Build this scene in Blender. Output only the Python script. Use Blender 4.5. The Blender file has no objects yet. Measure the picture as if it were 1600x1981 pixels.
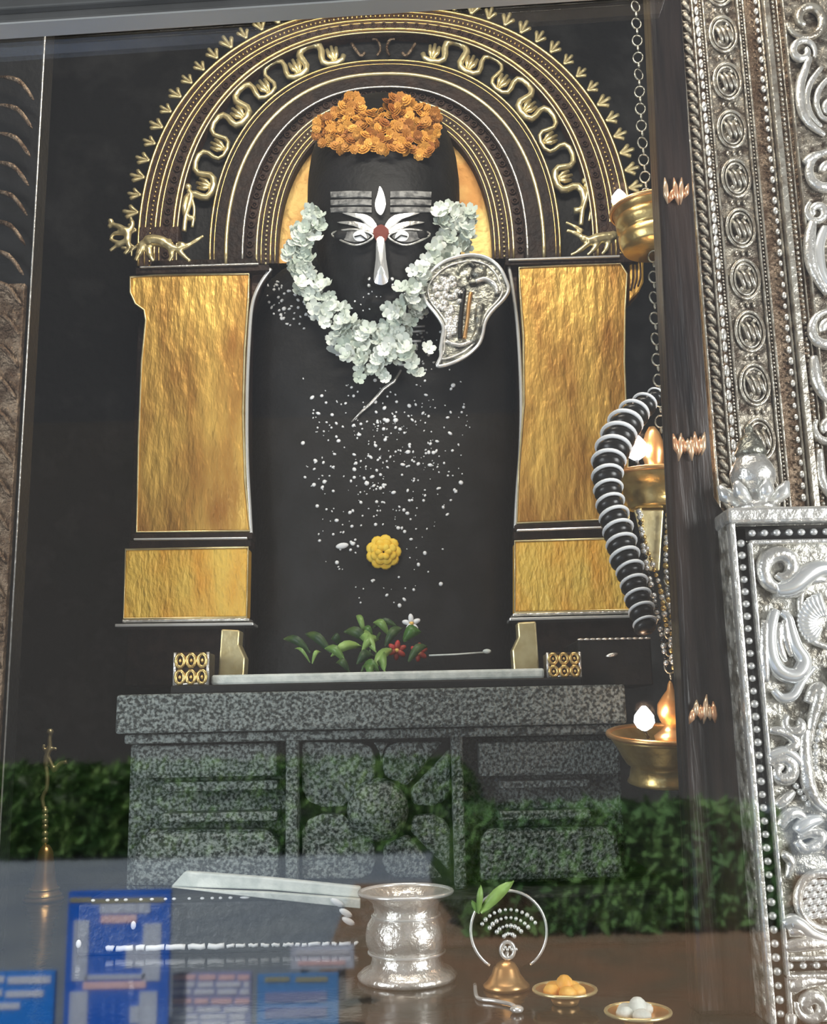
import bpy, math, random
from mathutils import Vector, Matrix, Euler
random.seed(7)
R = math.radians
sc = bpy.context.scene
col = sc.collection

# ------------------------------------------------------------------ camera
FPX, WPX, HPX = 2000.0, 1600, 1981
CAM = Vector((0.0, -3.0, 0.48))
PITCH, ROLL = R(11.5), R(1.2)
fwd = Vector((0, math.cos(PITCH), math.sin(PITCH)))
r0 = Vector((1, 0, 0)); u0 = Vector((0, -math.sin(PITCH), math.cos(PITCH)))
rgt = r0 * math.cos(ROLL) - u0 * math.sin(ROLL)
upv = u0 * math.cos(ROLL) + r0 * math.sin(ROLL)
cd = bpy.data.cameras.new('camera'); cam = bpy.data.objects.new('camera', cd); col.objects.link(cam)
M = Matrix((rgt, upv, -fwd)).transposed().to_4x4(); M.translation = CAM
cam.matrix_world = M
cd.sensor_fit = 'HORIZONTAL'; cd.sensor_width = 36; cd.lens = 36 * FPX / WPX; cd.clip_start = 0.05
sc.camera = cam
# ------------------------------------------------------------------ light
sc.view_settings.view_transform = 'Standard'; sc.view_settings.look = 'None'
cy = sc.cycles; cy.max_bounces = 6; cy.diffuse_bounces = 3; cy.glossy_bounces = 3; cy.transparent_max_bounces = 8
sc.view_settings.use_curve_mapping = False
sc.view_settings.exposure = 0.0; sc.view_settings.gamma = 1.0
w = bpy.data.worlds.new('overcast_sky'); sc.world = w; w.use_nodes = True
w.node_tree.nodes['Background'].inputs[0].default_value = (0.92, 0.95, 1.0, 1)
w.node_tree.nodes['Background'].inputs[1].default_value = 0.17
def light(name, kind, loc, power, colr, size=None, target=None, size_y=None):
    d = bpy.data.lights.new(name, kind); d.energy = power; d.color = colr
    if kind == 'AREA':
        d.shape = 'RECTANGLE'; d.size = size; d.size_y = size_y or size
    elif kind == 'POINT': d.shadow_soft_size = size
    o = bpy.data.objects.new(name, d); col.objects.link(o); o.location = loc
    if target is not None: o.rotation_euler = (Vector(target) - Vector(loc)).to_track_quat('-Z', 'Y').to_euler()
    return o
s = light('sun', 'SUN', (0, 3, 6), 9.5, (1.0, 0.96, 0.9), target=(0.35, 2.43, 5.18)); s.data.angle = R(1.0)
light('overhead_fill', 'AREA', (0.0, -1.25, 2.95), 42, (1.0, 0.93, 0.8), 1.7, (0.0, 0.0, 1.3), 0.25)  # added area light without a fixture, brightens the gold and silver inside
light('front_fill_left', 'AREA', (-2.6, -2.9, 1.0), 66, (0.92, 0.98, 1.0), 1.2, (0.1, -0.5, 0.35), 1.6)  # added unseen fill from the front left, brightens pedestal and floor pieces
light('front_fill_right', 'AREA', (2.5, -3.0, 0.9), 110, (0.98, 1.0, 0.98), 1.0, (0.9, -0.8, 0.5), 1.5)  # added unseen fill from the front right, brightens the silver

# ------------------------------------------------------------------ projection helpers
def D(px, py): return fwd * FPX + rgt * (px - WPX / 2) - upv * (py - HPX / 2)
def P(px, py, y):
    d = D(px, py); return CAM + d * ((y - CAM.y) / d.y)
def S(px, py, y): return (y - CAM.y) / D(px, py).y
def floor_pt(px, py, z=0.0):
    d = D(px, py); return CAM + d * ((z - CAM.z) / d.z)

# ------------------------------------------------------------------ materials
MAT = {}
def mat(name, c1, c2=None, metal=0.0, rough=0.5, ns=20.0, bump=0.0, bs=40.0, stretch=(1, 1, 1), emit=None, spec=0.5, coat=0.0, ramp=(0.4, 0.62), rnd=False):
    m = bpy.data.materials.new(name); m.use_nodes = True
    nt = m.node_tree; b = nt.nodes['Principled BSDF']; L = nt.links.new
    b.inputs['Base Color'].default_value = (*c1, 1); b.inputs['Metallic'].default_value = metal
    b.inputs['Roughness'].default_value = rough; b.inputs['Specular IOR Level'].default_value = spec
    b.inputs['Coat Weight'].default_value = coat; b.inputs['Coat Roughness'].default_value = 0.12
    tc = nt.nodes.new('ShaderNodeTexCoord'); mp = nt.nodes.new('ShaderNodeMapping')
    mp.inputs['Scale'].default_value = stretch; L(tc.outputs['Object'], mp.inputs['Vector'])
    if c2 is not None:
        n = nt.nodes.new('ShaderNodeTexNoise'); n.inputs['Scale'].default_value = ns; n.inputs['Detail'].default_value = 5
        L(mp.outputs[0], n.inputs['Vector'])
        r = nt.nodes.new('ShaderNodeValToRGB'); r.color_ramp.elements[0].position, r.color_ramp.elements[1].position = ramp
        r.color_ramp.elements[0].color = (*c1, 1); r.color_ramp.elements[1].color = (*c2, 1)
        if rnd:                                            # every flower or leaf has its own shade
            oi = nt.nodes.new('ShaderNodeObjectInfo'); r.color_ramp.elements[0].position, r.color_ramp.elements[1].position = 0, 1
            L(oi.outputs['Random'], r.inputs[0])
        else: L(n.outputs['Fac'], r.inputs[0])
        L(r.outputs[0], b.inputs['Base Color'])
    if bump:
        n = nt.nodes.new('ShaderNodeTexNoise'); n.inputs['Scale'].default_value = bs; n.inputs['Detail'].default_value = 4
        L(mp.outputs[0], n.inputs['Vector'])
        k = nt.nodes.new('ShaderNodeBump'); k.inputs['Strength'].default_value = bump; k.inputs['Distance'].default_value = 0.01
        L(n.outputs['Fac'], k.inputs['Height']); L(k.outputs[0], b.inputs['Normal'])
    if emit:
        b.inputs['Emission Color'].default_value = (*emit[0], 1); b.inputs['Emission Strength'].default_value = emit[1]
    MAT[name] = m; return m
mat('black_stone', (0.006, 0.006, 0.006), (0.012, 0.012, 0.013), rough=0.55, ns=9, bump=0.25, bs=60, spec=0.25)
mat('wall_stone', (0.006, 0.006, 0.006), (0.03, 0.03, 0.03), rough=0.7, ns=7, bump=0.6, bs=25, spec=0.2, ramp=(0.5, 0.75))
mat('granite', (0.035, 0.042, 0.041), (0.27, 0.31, 0.30), rough=0.6, ns=130, bump=1.0, bs=120, spec=0.4, ramp=(0.42, 0.6))
mat('step_stone', (0.012, 0.014, 0.014), (0.04, 0.044, 0.044), rough=0.45, ns=45, bump=0.5, bs=60)
mat('floor_stone', (0.006, 0.006, 0.006), (0.014, 0.013, 0.012), rough=0.13, ns=14, bump=0.12, bs=20, spec=0.5)
mat('gold', (0.42, 0.17, 0.03), (0.88, 0.55, 0.13), metal=0.5, rough=0.42, ns=9, bump=1.0, bs=42, stretch=(1, 1, 0.32), ramp=(0.3, 0.6))
mat('halo_gold', (0.50, 0.24, 0.06), (0.85, 0.62, 0.22), metal=0.5, rough=0.5, ns=5, bump=0.5, bs=30, ramp=(0.4, 0.6))
mat('gold_base', (0.92, 0.44, 0.05), (1.0, 0.66, 0.12), metal=0.15, rough=0.42, ns=14, bump=1.0, bs=70, stretch=(1, 1, 0.4), ramp=(0.3, 0.65))
mat('brass', (0.86, 0.64, 0.26), (0.72, 0.50, 0.18), metal=0.85, rough=0.3, ns=30, bump=0.12, bs=60)
mat('pale_brass', (0.92, 0.80, 0.46), (0.8, 0.66, 0.34), metal=0.7, rough=0.32, ns=30, bump=0.1, bs=60)
mat('dark_wood', (0.015, 0.008, 0.006), (0.032, 0.017, 0.011), rough=0.5, ns=24, bump=0.4, bs=60, spec=0.2)
mat('arch_wood', (0.030, 0.014, 0.010), (0.06, 0.03, 0.018), rough=0.5, ns=40, bump=0.5, bs=90, spec=0.3)
mat('old_post', (0.008, 0.005, 0.005), (0.05, 0.032, 0.026), rough=0.42, ns=26, bump=1.0, bs=34, stretch=(1, 1, 0.09), spec=0.5, coat=0.3)
mat('silver', (0.93, 0.92, 0.88), (0.74, 0.72, 0.67), metal=0.7, rough=0.27, ns=40, bump=0.35, bs=70)
mat('silver_ground', (0.22, 0.20, 0.16), (0.82, 0.80, 0.73), metal=0.6, rough=0.36, ns=38, bump=1.0, bs=60)
mat('old_silver', (0.10, 0.06, 0.035), (0.26, 0.19, 0.13), metal=0.7, rough=0.42, ns=30, bump=1.0, bs=80)
mat('jamb_silver', (0.66, 0.63, 0.55), (0.36, 0.31, 0.25), metal=0.75, rough=0.3, ns=34, bump=0.4, bs=70)
mat('jamb_ground', (0.07, 0.05, 0.035), (0.42, 0.38, 0.31), metal=0.65, rough=0.4, ns=34, bump=1.0, bs=60)
mat('bright_silver', (0.95, 0.96, 0.95), metal=0.6, rough=0.22)
mat('hood_silver', (0.10, 0.10, 0.09), (0.50, 0.50, 0.42), metal=0.8, rough=0.35, ns=30, bump=0.8, bs=50)
mat('white_petal', (0.50, 0.58, 0.50), (0.88, 0.92, 0.86), rough=0.6, ns=60, rnd=True)
mat('pure_white', (0.88, 0.9, 0.92), rough=0.55)
mat('marigold_orange', (0.34, 0.11, 0.015), (0.80, 0.40, 0.07), rough=0.65, ns=60, rnd=True)
mat('marigold_yellow', (0.92, 0.56, 0.03), (0.95, 0.68, 0.08), rough=0.6, ns=60)
mat('leaf_green', (0.06, 0.17, 0.03), (0.36, 0.56, 0.16), rough=0.4, ns=25, rnd=True)
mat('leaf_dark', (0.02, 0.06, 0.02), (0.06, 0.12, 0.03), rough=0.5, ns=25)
mat('red_petal', (0.5, 0.03, 0.03), (0.3, 0.05, 0.02), rough=0.5, ns=40)
mat('vermilion', (0.16, 0.025, 0.015), rough=0.7)
mat('ash', (0.30, 0.30, 0.29), (0.10, 0.10, 0.10), rough=0.8, ns=45)
mat('bead_black', (0.01, 0.01, 0.01), rough=0.3)
mat('copper', (0.82, 0.44, 0.17), (0.88, 0.55, 0.25), metal=0.8, rough=0.3, ns=20)
mat('flame_glint', (1.0, 0.48, 0.24), (1.0, 0.75, 0.5), metal=0.5, rough=0.25, ns=30, rnd=True)  # orange tone imitates lamp flames glinting on the post
mat('cloth_white', (0.74, 0.78, 0.74), (0.55, 0.6, 0.57), rough=0.7, ns=30, bump=0.4, bs=40)
mat('flame', (1, 0.9, 0.8), emit=((0.92, 0.95, 1.0), 9.0))
mat('flame_core', (1, 0.6, 0.3), emit=((1.0, 0.55, 0.3), 5.0))
mat('frame_metal', (0.10, 0.10, 0.10), (0.13, 0.13, 0.13), metal=0.4, rough=0.35, ns=6)
mat('frame_lip', (0.62, 0.62, 0.62), metal=0.7, rough=0.3)
mat('lumps', (0.85, 0.42, 0.06), (0.95, 0.6, 0.15), rough=0.5, ns=30, bump=0.3)
# outdoors, seen mirrored in the pane
mat('paving', (0.20, 0.25, 0.32), (0.24, 0.29, 0.35), rough=0.9, ns=1.5)
mat('soil', (0.26, 0.16, 0.10), (0.20, 0.15, 0.10), rough=0.95, ns=3)
mat('hedge_leaf', (0.08, 0.20, 0.05), (0.20, 0.34, 0.10), rough=0.7, ns=3)
mat('hedge_light', (0.06, 0.17, 0.05), (0.16, 0.32, 0.10), rough=0.7, ns=3)
mat('far_plaster', (0.074, 0.074, 0.074), (0.08, 0.078, 0.078), rough=0.9, ns=1)
mat('board_royal', (0.004, 0.15, 0.80), rough=0.6)
mat('board_azure', (0.004, 0.26, 0.95), rough=0.6)
mat('board_sky', (0.08, 0.30, 0.74), rough=0.6)
mat('board_lilac', (0.28, 0.33, 0.62), rough=0.6)
mat('print_pale', (0.80, 0.86, 1.0), rough=0.6)
mat('print_grey', (0.60, 0.68, 0.86), rough=0.6)
mat('print_pink', (0.98, 0.66, 0.70), rough=0.6)
mat('print_olive', (0.42, 0.40, 0.22), rough=0.6)
mat('pavilion_grey', (0.3, 0.3, 0.3), rough=0.6)
def pane_mat():
    m = bpy.data.materials.new('pane_glass'); m.use_nodes = True; nt = m.node_tree; nt.nodes.clear()
    o = nt.nodes.new('ShaderNodeOutputMaterial'); mx = nt.nodes.new('ShaderNodeMixShader'); mx.inputs[0].default_value = 0.11
    t = nt.nodes.new('ShaderNodeBsdfTransparent'); g = nt.nodes.new('ShaderNodeBsdfGlossy'); g.inputs['Roughness'].default_value = 0.03
    nt.links.new(t.outputs[0], mx.inputs[1]); nt.links.new(g.outputs[0], mx.inputs[2]); nt.links.new(mx.outputs[0], o.inputs[0])
    MAT['pane_glass'] = m
pane_mat()

# ------------------------------------------------------------------ objects
OFF = {}
def empty(name, loc, label, cat, group=None):
    o = bpy.data.objects.new(name, None); col.objects.link(o); o.location = loc; o.empty_display_size = 0.05
    OFF[o] = Vector(loc); return tag(o, label, cat, group)
def tag(o, label=None, cat=None, group=None, kind=None):
    if label: o['label'] = label
    if cat: o['category'] = cat
    if group: o['group'] = group
    if kind: o['kind'] = kind
    return o
def inst(name, mesh, loc, parent, rot=None, scale=1.0):
    o = bpy.data.objects.new(name, mesh); col.objects.link(o)
    m = rot.to_matrix() if isinstance(rot, Euler) else (rot.copy() if rot is not None else Matrix.Identity(3))
    o.parent = parent
    off = OFF.get(parent, Vector()) if parent else Vector()
    o.location = Vector(loc) - off; o.rotation_euler = m.to_euler()
    o.scale = (scale,) * 3 if isinstance(scale, (int, float)) else scale
    return o
class MB:
    def __init__(s): s.v = []; s.f = []
    def add(s, vs, fs):
        n = len(s.v); s.v += [Vector(x) for x in vs]; s.f += [tuple(i + n for i in f) for f in fs]; return s
    def box(s, a, b):
        (x0, y0, z0), (x1, y1, z1) = a, b
        return s.add([(x0, y0, z0), (x1, y0, z0), (x1, y1, z0), (x0, y1, z0), (x0, y0, z1), (x1, y0, z1), (x1, y1, z1), (x0, y1, z1)],
                     [(3, 2, 1, 0), (4, 5, 6, 7), (0, 1, 5, 4), (1, 2, 6, 5), (2, 3, 7, 6), (3, 0, 4, 7)])
    def prism(s, front, back):
        n = len(front)
        area = sum(front[i][0] * front[(i + 1) % n][2] - front[(i + 1) % n][0] * front[i][2] for i in range(n))
        if area < 0: front = front[::-1]; back = back[::-1]
        return s.add(list(front) + list(back), [tuple(range(n)), tuple(range(2 * n - 1, n - 1, -1))] +
                     [((i + 1) % n, i, n + i, n + (i + 1) % n) for i in range(n)])
    def tube(s, pts, r, n=8, cap=True, closed=False, flat=1.0):
        pts = [Vector(p) for p in pts]; k = len(pts)
        rr = r if isinstance(r, (list, tuple)) else [r] * k
        if len(rr) != k:                                   # spread the given radii evenly along the path
            g = [i * (len(rr) - 1) / (k - 1) for i in range(k)]
            rr = [rr[int(t)] + (rr[min(int(t) + 1, len(rr) - 1)] - rr[int(t)]) * (t - int(t)) for t in g]
        T = []
        for i in range(k):
            a = pts[(i - 1) % k] if (closed or i > 0) else pts[i]; b = pts[(i + 1) % k] if (closed or i < k - 1) else pts[i]
            d = b - a; T.append(d.normalized() if d.length > 1e-9 else Vector((0, 0, 1)))
        up = Vector((0, 1, 0)) if abs(T[0].y) < 0.9 else Vector((1, 0, 0))
        vs = []; fs = []
        nrm = (up - T[0] * up.dot(T[0])).normalized()
        for i in range(k):
            nrm = nrm - T[i] * nrm.dot(T[i])
            nrm = nrm.normalized() if nrm.length > 1e-6 else T[i].orthogonal().normalized()
            bi = T[i].cross(nrm)
            for j in range(n):
                a = 2 * math.pi * j / n
                vs.append(pts[i] + (nrm * math.cos(a) * flat + bi * math.sin(a)) * rr[i])
        m = k if closed else k - 1
        for i in range(m):
            for j in range(n):
                a, b = i * n + j, i * n + (j + 1) % n; c, d = ((i + 1) % k) * n + (j + 1) % n, ((i + 1) % k) * n + j
                fs.append((a, b, c, d))
        if cap and not closed: fs.append(tuple(range(n - 1, -1, -1))); fs.append(tuple((k - 1) * n + j for j in range(n)))
        return s.add(vs, fs)
    def lathe(s, c, prof, n=32, close=True):
        vs = []; fs = []; k = len(prof)
        for (z, r) in prof:
            for j in range(n):
                a = 2 * math.pi * j / n; vs.append((c[0] + r * math.cos(a), c[1] + r * math.sin(a), z))
        for i in range(k - 1):
            for j in range(n): fs.append((i * n + j, (i + 1) * n + j, (i + 1) * n + (j + 1) % n, i * n + (j + 1) % n))
        if close: fs.append(tuple(range(n))); fs.append(tuple((k - 1) * n + j for j in range(n - 1, -1, -1)))
        return s.add(vs, fs)
    def ell(s, c, r, n=10, m=6, rot=None):
        c = Vector(c); r = (r, r, r) if isinstance(r, (int, float)) else r
        vs = []; fs = []
        def tr(x, y, z):
            q = Vector((x * r[0], y * r[1], z * r[2])); q = (rot @ q) if rot is not None else q; return c + q
        for i in range(1, m):
            a = math.pi * i / m
            for j in range(n): b = 2 * math.pi * j / n; vs.append(tr(math.sin(a) * math.cos(b), math.sin(a) * math.sin(b), math.cos(a)))
        vs.append(tr(0, 0, 1)); vs.append(tr(0, 0, -1)); t = len(vs) - 2
        for i in range(m - 2):
            for j in range(n): fs.append((i * n + j, (i + 1) * n + j, (i + 1) * n + (j + 1) % n, i * n + (j + 1) % n))
        for j in range(n): fs.append((t, j, (j + 1) % n)); fs.append((t + 1, (m - 2) * n + (j + 1) % n, (m - 2) * n + j))
        return s.add(vs, fs)
    def mesh(s, name, material, smooth=True, off=Vector()):
        me = bpy.data.meshes.new(name); me.from_pydata([v - off for v in s.v], [], s.f)
        me.materials.append(MAT[material])
        if smooth: me.polygons.foreach_set('use_smooth', [True] * len(me.polygons))
        me.update(); return me
    def build(s, name, material, parent=None, smooth=True, bevel=0.0, label=None, cat=None, group=None, kind=None, remesh=0.0):
        if parent is None:
            xs = [v.x for v in s.v]; ys = [v.y for v in s.v]; zs = [v.z for v in s.v]
            off = Vector(((min(xs) + max(xs)) / 2, (min(ys) + max(ys)) / 2, min(zs)))
        else: off = OFF[parent]
        o = bpy.data.objects.new(name, s.mesh(name, material, smooth and not bevel, off)); col.objects.link(o)
        OFF[o] = off
        if parent is None: o.location = off
        else: o.parent = parent
        if bevel:
            b = o.modifiers.new('bevel', 'BEVEL'); b.width = bevel; b.segments = 2; b.limit_method = 'ANGLE'; b.angle_limit = R(35)
        if remesh:
            b = o.modifiers.new('remesh', 'REMESH'); b.mode = 'VOXEL'; b.voxel_size = remesh; b.use_smooth_shade = True
            q = o.modifiers.new('smooth', 'SMOOTH'); q.iterations = 4; q.factor = 0.5
        return tag(o, label, cat, group, kind)
def rectbox(x0, y0, x1, y1, yf, yb):
    mx, my = (x0 + x1) / 2, (y0 + y1) / 2
    return (P(x0, my, yf).x, yf, P(mx, y1, yf).z), (P(x1, my, yf).x, yb, P(mx, y0, yf).z)
def poly(pts, yf, yb):
    f = [P(x, y, yf) for x, y in pts]; b = [Vector((p.x, yb, p.z)) for p in f]
    return MB().prism(f, b)
def cr(pts, n=6, closed=False):
    pts = [Vector(p) for p in pts]; k = len(pts); out = []
    g = (lambda i: pts[i % k]) if closed else (lambda i: pts[max(0, min(k - 1, i))])
    for i in range(k if closed else k - 1):
        a, b, c, d = g(i - 1), g(i), g(i + 1), g(i + 2)
        for j in range(n):
            t = j / n
            out.append(0.5 * ((2 * b) + (c - a) * t + (2 * a - 5 * b + 4 * c - d) * t * t + (3 * b - 3 * c + d - a) * t ** 3))
    if not closed: out.append(pts[-1])
    return out
def pcurve(pts, y, n=6, closed=False): return [P(v[0], v[1], y) for v in cr([(a, b, 0) for a, b in pts], n, closed)]
def spiral(cx, cy, ra, rb, a0, turns, n=26):
    return [(cx + (ra + (rb - ra) * i / n) * math.cos(a0 + turns * 2 * math.pi * i / n), cy + (ra + (rb - ra) * i / n) * math.sin(a0 + turns * 2 * math.pi * i / n)) for i in range(n + 1)]
def in_poly(x, y, poly_):
    c = False; n = len(poly_)
    for i in range(n):
        (x1, y1), (x2, y2) = poly_[i], poly_[(i + 1) % n]
        if (y1 > y) != (y2 > y) and x < (x2 - x1) * (y - y1) / (y2 - y1) + x1: c = not c
    return c
def faceq(tilt=0.5): return Euler((random.uniform(-tilt, tilt), random.uniform(0, 6.28), random.uniform(-tilt, tilt)), 'YXZ').to_matrix()

# ================================================================== structure
def structure(name, mb, m, bevel=0.0, label=None):
    return mb.build(name, m, bevel=bevel, smooth=False, kind='structure', label=label)
XL, XR, YB, YF, ZT = -1.95, 1.95, 0.45, -1.62, 3.45
structure('floor', MB().box((XL, YF, -0.06), (XR, YB + 0.15, 0)), 'floor_stone', label='polished black stone sanctum floor')
structure('wall_back', MB().box((XL, YB, 0), (XR, YB + 0.15, ZT)), 'wall_stone', label='rough black stone wall behind the idol')
structure('wall_left', MB().box((XL - 0.15, YF, -0.06), (XL, YB + 0.15, ZT)), 'wall_stone', label='dark stone side wall of the sanctum')
structure('wall_right', MB().box((XR, YF, -0.06), (XR + 0.15, YB + 0.15, ZT)), 'wall_stone', label='dark stone side wall on the silver side')
structure('ceiling', MB().box((XL - 0.15, YF, ZT), (XR + 0.15, YB + 0.15, ZT + 0.15)), 'wall_stone', label='dark stone ceiling slab')
YP = -1.52
pn = structure('window_1', MB().box((-1.05, YP, 0.0), (1.05, YP + 0.006, 1.95)), 'pane_glass', label='large glass pane mirroring the courtyard')
# pane frame: the bar over the upper left corner
top = empty('trim_1', P(200, 0, YP - 0.03), None, None); tag(top, 'grey metal frame bar across the top of the glass pane', kind='structure')
def strip(xa, xb, ya, yb_, m, nm, yf, yk, bev):
    f = lambda x, o: (x, 47 - 0.066 * x + o)
    poly([f(xa, ya), f(xb, ya), f(xb, yb_), f(xa, yb_)], yf, yk).build(nm, m, top, bevel=bev)
strip(-160, 1300, -110, -4, 'frame_metal', 'bar', YP - 0.035, YP - 0.004, 0.002)
strip(-160, 1300, -4, 0, 'frame_lip', 'lip', YP - 0.04, YP - 0.004, 0.001)
strip(-160, 1300, -64, -30, 'frame_metal', 'ridge', YP - 0.05, YP - 0.034, 0.003)

# left door jamb
jx = P(52, 700, -0.6).x
jl = empty('wall_jamb', Vector((jx - 0.2, -0.5, 0)), None, None); tag(jl, 'dark door jamb at the far left edge', kind='structure')
MB().box((XL, -0.6, 0), (jx, -0.53, ZT)).build('jamb_block', 'black_stone', jl, bevel=0.006)
MB().tube([(jx, -0.602, 0), (jx, -0.602, ZT)], 0.0022).build('edge_bead', 'silver', jl)
za = P(20, 548, -0.62).z
MB().box((XL, -0.62, 0), (jx - 0.008, -0.6, za)).build('carved_cladding', 'old_silver', jl, bevel=0.003)
b = MB()
for i in range(26):
    z = 0.06 + i * 0.08
    b.tube(cr([(jx - 0.012, -0.622, z), (jx - 0.05, -0.63, z + 0.05), (jx - 0.11, -0.622, z + 0.07)], 4), [0.002, 0.005, 0.006, 0.006, 0.007, 0.006, 0.005, 0.003, 0.002], 6)
b.build('relief_fronds', 'old_silver', jl, kind='stuff')

# ================================================================== pedestal and step
ZS = P(740, 1737, -0.62).z
structure('trim_2', MB().box((P(150, 1780, -0.62).x, -0.62, 0), (P(1330, 1780, -0.62).x, 0.449, ZS)), 'step_stone', bevel=0.006, label='low grey stone step under the pedestal')
ped = empty('stone_pedestal', Vector((-0.08, -0.1, ZS)), 'grey granite pedestal carved with a flower panel, under the idol', 'pedestal')
def pbox(nm, x0, y0, x1, y1, yf, yb, m='granite', bev=0.006, par=ped, zb=None):
    a, c = rectbox(x0, y0, x1, y1, yf, yb)
    if zb is not None: a = (a[0], a[1], zb)
    return MB().box(a, c).build(nm, m, par, bevel=bev)
ZP0 = P(740, 1334, -0.56).z
pbox('top_slab', 224, 1334, 1212, 1410, -0.56, 0.449)
pbox('cornice', 240, 1411, 1206, 1430, -0.535, 0.44)
pbox('core_block', 248, 1431, 1206, 1720, -0.44, 0.43, zb=ZS)
pbox('left_upper_block', 262, 1440, 536, 1504, -0.5, -0.439)
pbox('left_ledge', 312, 1512, 536, 1530, -0.515, -0.439, bev=0.004)
pbox('left_ledge', 312, 1572, 536, 1590, -0.515, -0.439, bev=0.004)
poly([(244, 1716), (262, 1640), (286, 1606), (518, 1606), (540, 1632), (542, 1716)], -0.51, -0.439).build('left_drum', 'granite', ped, bevel=0.014)
pbox('right_upper_block', 925, 1434, 1200, 1500, -0.5, -0.439)
pbox('right_ledge', 968, 1510, 1142, 1524, -0.515, -0.439, bev=0.004)
pbox('right_ledge', 966, 1568, 1144, 1586, -0.515, -0.439, bev=0.004)
poly([(928, 1706), (930, 1626), (944, 1604), (1180, 1600), (1196, 1620), (1212, 1700)], -0.51, -0.439).build('right_drum', 'granite', ped, bevel=0.014)
pbox('pilaster', 552, 1412, 576, 1716, -0.53, -0.439, zb=ZS)
pbox('pilaster', 876, 1412, 899, 1716, -0.53, -0.439, zb=ZS)
pbox('flower_ground', 577, 1425, 875, 1716, -0.46, -0.439, m='step_stone', zb=ZS)
CX, CY = 733, 1568
def petal(sx, sy, half=None):
    # one corner lobe of the carved flower; x and y run from the flower's centre towards the panel's corner
    W_, H_ = 139, 133
    pts = [(8, 66), (6, 100), (14, 122), (34, 132), (W_ - 3, H_), (W_, H_ - 4), (W_, 40), (128, 18), (104, 7), (66, 7)]
    if half == 0: pts = [(10, 66), (6, 100), (14, 122), (34, 132), (W_ - 14, H_), (56, 46)]
    if half == 1: pts = [(W_, H_ - 12), (W_, 40), (128, 18), (104, 7), (66, 10), (60, 40)]
    return poly([(CX + sx * x * (1.0 if sx > 0 else 1.07), CY + sy * y) for x, y in pts], -0.505, -0.455).build('petal', 'granite', ped, bevel=0.01)
petal(-1, -1); petal(-1, 1)
for h in (0, 1): petal(1, -1, h); petal(1, 1, h)
c = P(CX - 2, CY - 2, -0.5); r_ = 60 * S(CX, CY, -0.5)
bb = MB().ell(c, (r_, 0.045, r_), 28, 12); bb.build('flower_boss', 'granite', ped)
poly([(722, 1436), (752, 1436), (742, 1452), (738, 1476), (733, 1452)], -0.5, -0.455).build('flower_spur', 'granite', ped, bevel=0.004)

# dark slab and silver edging on top of the pedestal
tbl = empty('altar_slab', Vector((-0.08, -0.2, ZP0)), 'black altar slab with a thick silver front edge', 'slab')
a, c = rectbox(330, 1318, 1128, 1333, -0.5, 0.42)
zt = P(740, 1299, -0.46).z
MB().box((a[0], -0.5, ZP0 + 0.0005), (c[0], 0.4, c[2])).build('slab', 'black_stone', tbl, bevel=0.004)
a, c2 = rectbox(408, 1299, 1054, 1317, -0.46, -0.1)
MB().box((a[0], -0.46, c[2]), (c2[0], -0.42, zt)).build('silver_edge', 'cloth_white', tbl, bevel=0.006)
MB().box((a[0] + 0.01, -0.42, c[2]), (c2[0] - 0.01, 0.4, zt - 0.004)).build('top_plate', 'black_stone', tbl, bevel=0.003)
ZA = zt - 0.004; ZSL = c[2]
def casket(x0, y0, x1, y1, lab, yf):
    a, c = rectbox(x0, y0, x1, y1, yf, yf + 0.1)
    zb = ZSL
    t = empty('gilt_casket', Vector(((a[0] + c[0]) / 2, yf + .05, zb)), lab, 'casket', 'caskets beside the altar edge')
    MB().box((a[0], yf, zb), (c[0], yf + 0.09, c[2])).build('body', 'dark_wood', t, bevel=0.003)
    b = MB(); dx = c[0] - a[0]; dz = c[2] - zb
    for i in range(3):
        for j in range(2):
            q = Vector((a[0] + dx * (i + .5) / 3, yf, zb + dz * (j + .5) / 2))
            b.tube([q + Vector((dx * .13 * math.cos(k / 10 * 6.283), -0.002, dz * .2 * math.sin(k / 10 * 6.283))) for k in range(10)], 0.0045, 6, closed=True)
            b.ell(q, (dx * .05, 0.006, dz * .07))
    b.build('filigree', 'brass', t)
    b = MB(); b.tube([(a[0], yf, zb), (a[0], yf, c[2])], 0.004); b.tube([(c[0], yf, zb), (c[0], yf, c[2])], 0.004); b.tube([(a[0], yf, zb + .004), (c[0], yf, zb + .004)], 0.003)
    b.build('edge_rods', 'silver', t)
casket(338, 1262, 402, 1316, 'dark gilt filigree casket under the column with the brass cow', -0.48)
casket(1060, 1262, 1122, 1310, 'bright gilt filigree casket next to the black box', -0.48)
for x, y, lab, sg in ((448, 1255, 'short pale brass bracket under the column with the brass cow', 1), (1017, 1240, 'short pale brass bracket between idol and black box', -1)):
    t = poly([(x - 20 * sg, y - 38), (x + 16 * sg, y - 36), (x + 14 * sg, y - 8), (x + 26 * sg, y + 18), (x + 24 * sg, y + 34), (x - 26 * sg, y + 36)], -0.36, -0.3)
    zz = min(v.z for v in t.v)
    for v in t.v:
        if v.z < zz + 0.02: v.z = ZA
    t.build('brass_bracket', 'pale_brass', bevel=0.004, label=lab, cat='bracket', group='brass brackets on the altar')
bx = empty('black_box', P(1190, 1325, -0.45), 'black box with a pale beaded top edge behind the lamp', 'box')
a, c = rectbox(1120, 1236, 1262, 1333, -0.45, -0.2)
MB().box((a[0], -0.45, ZP0 + .0005), (c[0], -0.2, c[2])).build('body', 'black_stone', bx, bevel=0.004)
b = MB()
for i in range(12):
    b.ell((a[0] + (c[0] - a[0]) * (i + .5) / 12, -0.452, c[2]), (0.009, 0.004, 0.003))
b.build('beaded_edge', 'silver', bx, kind='stuff')
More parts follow.
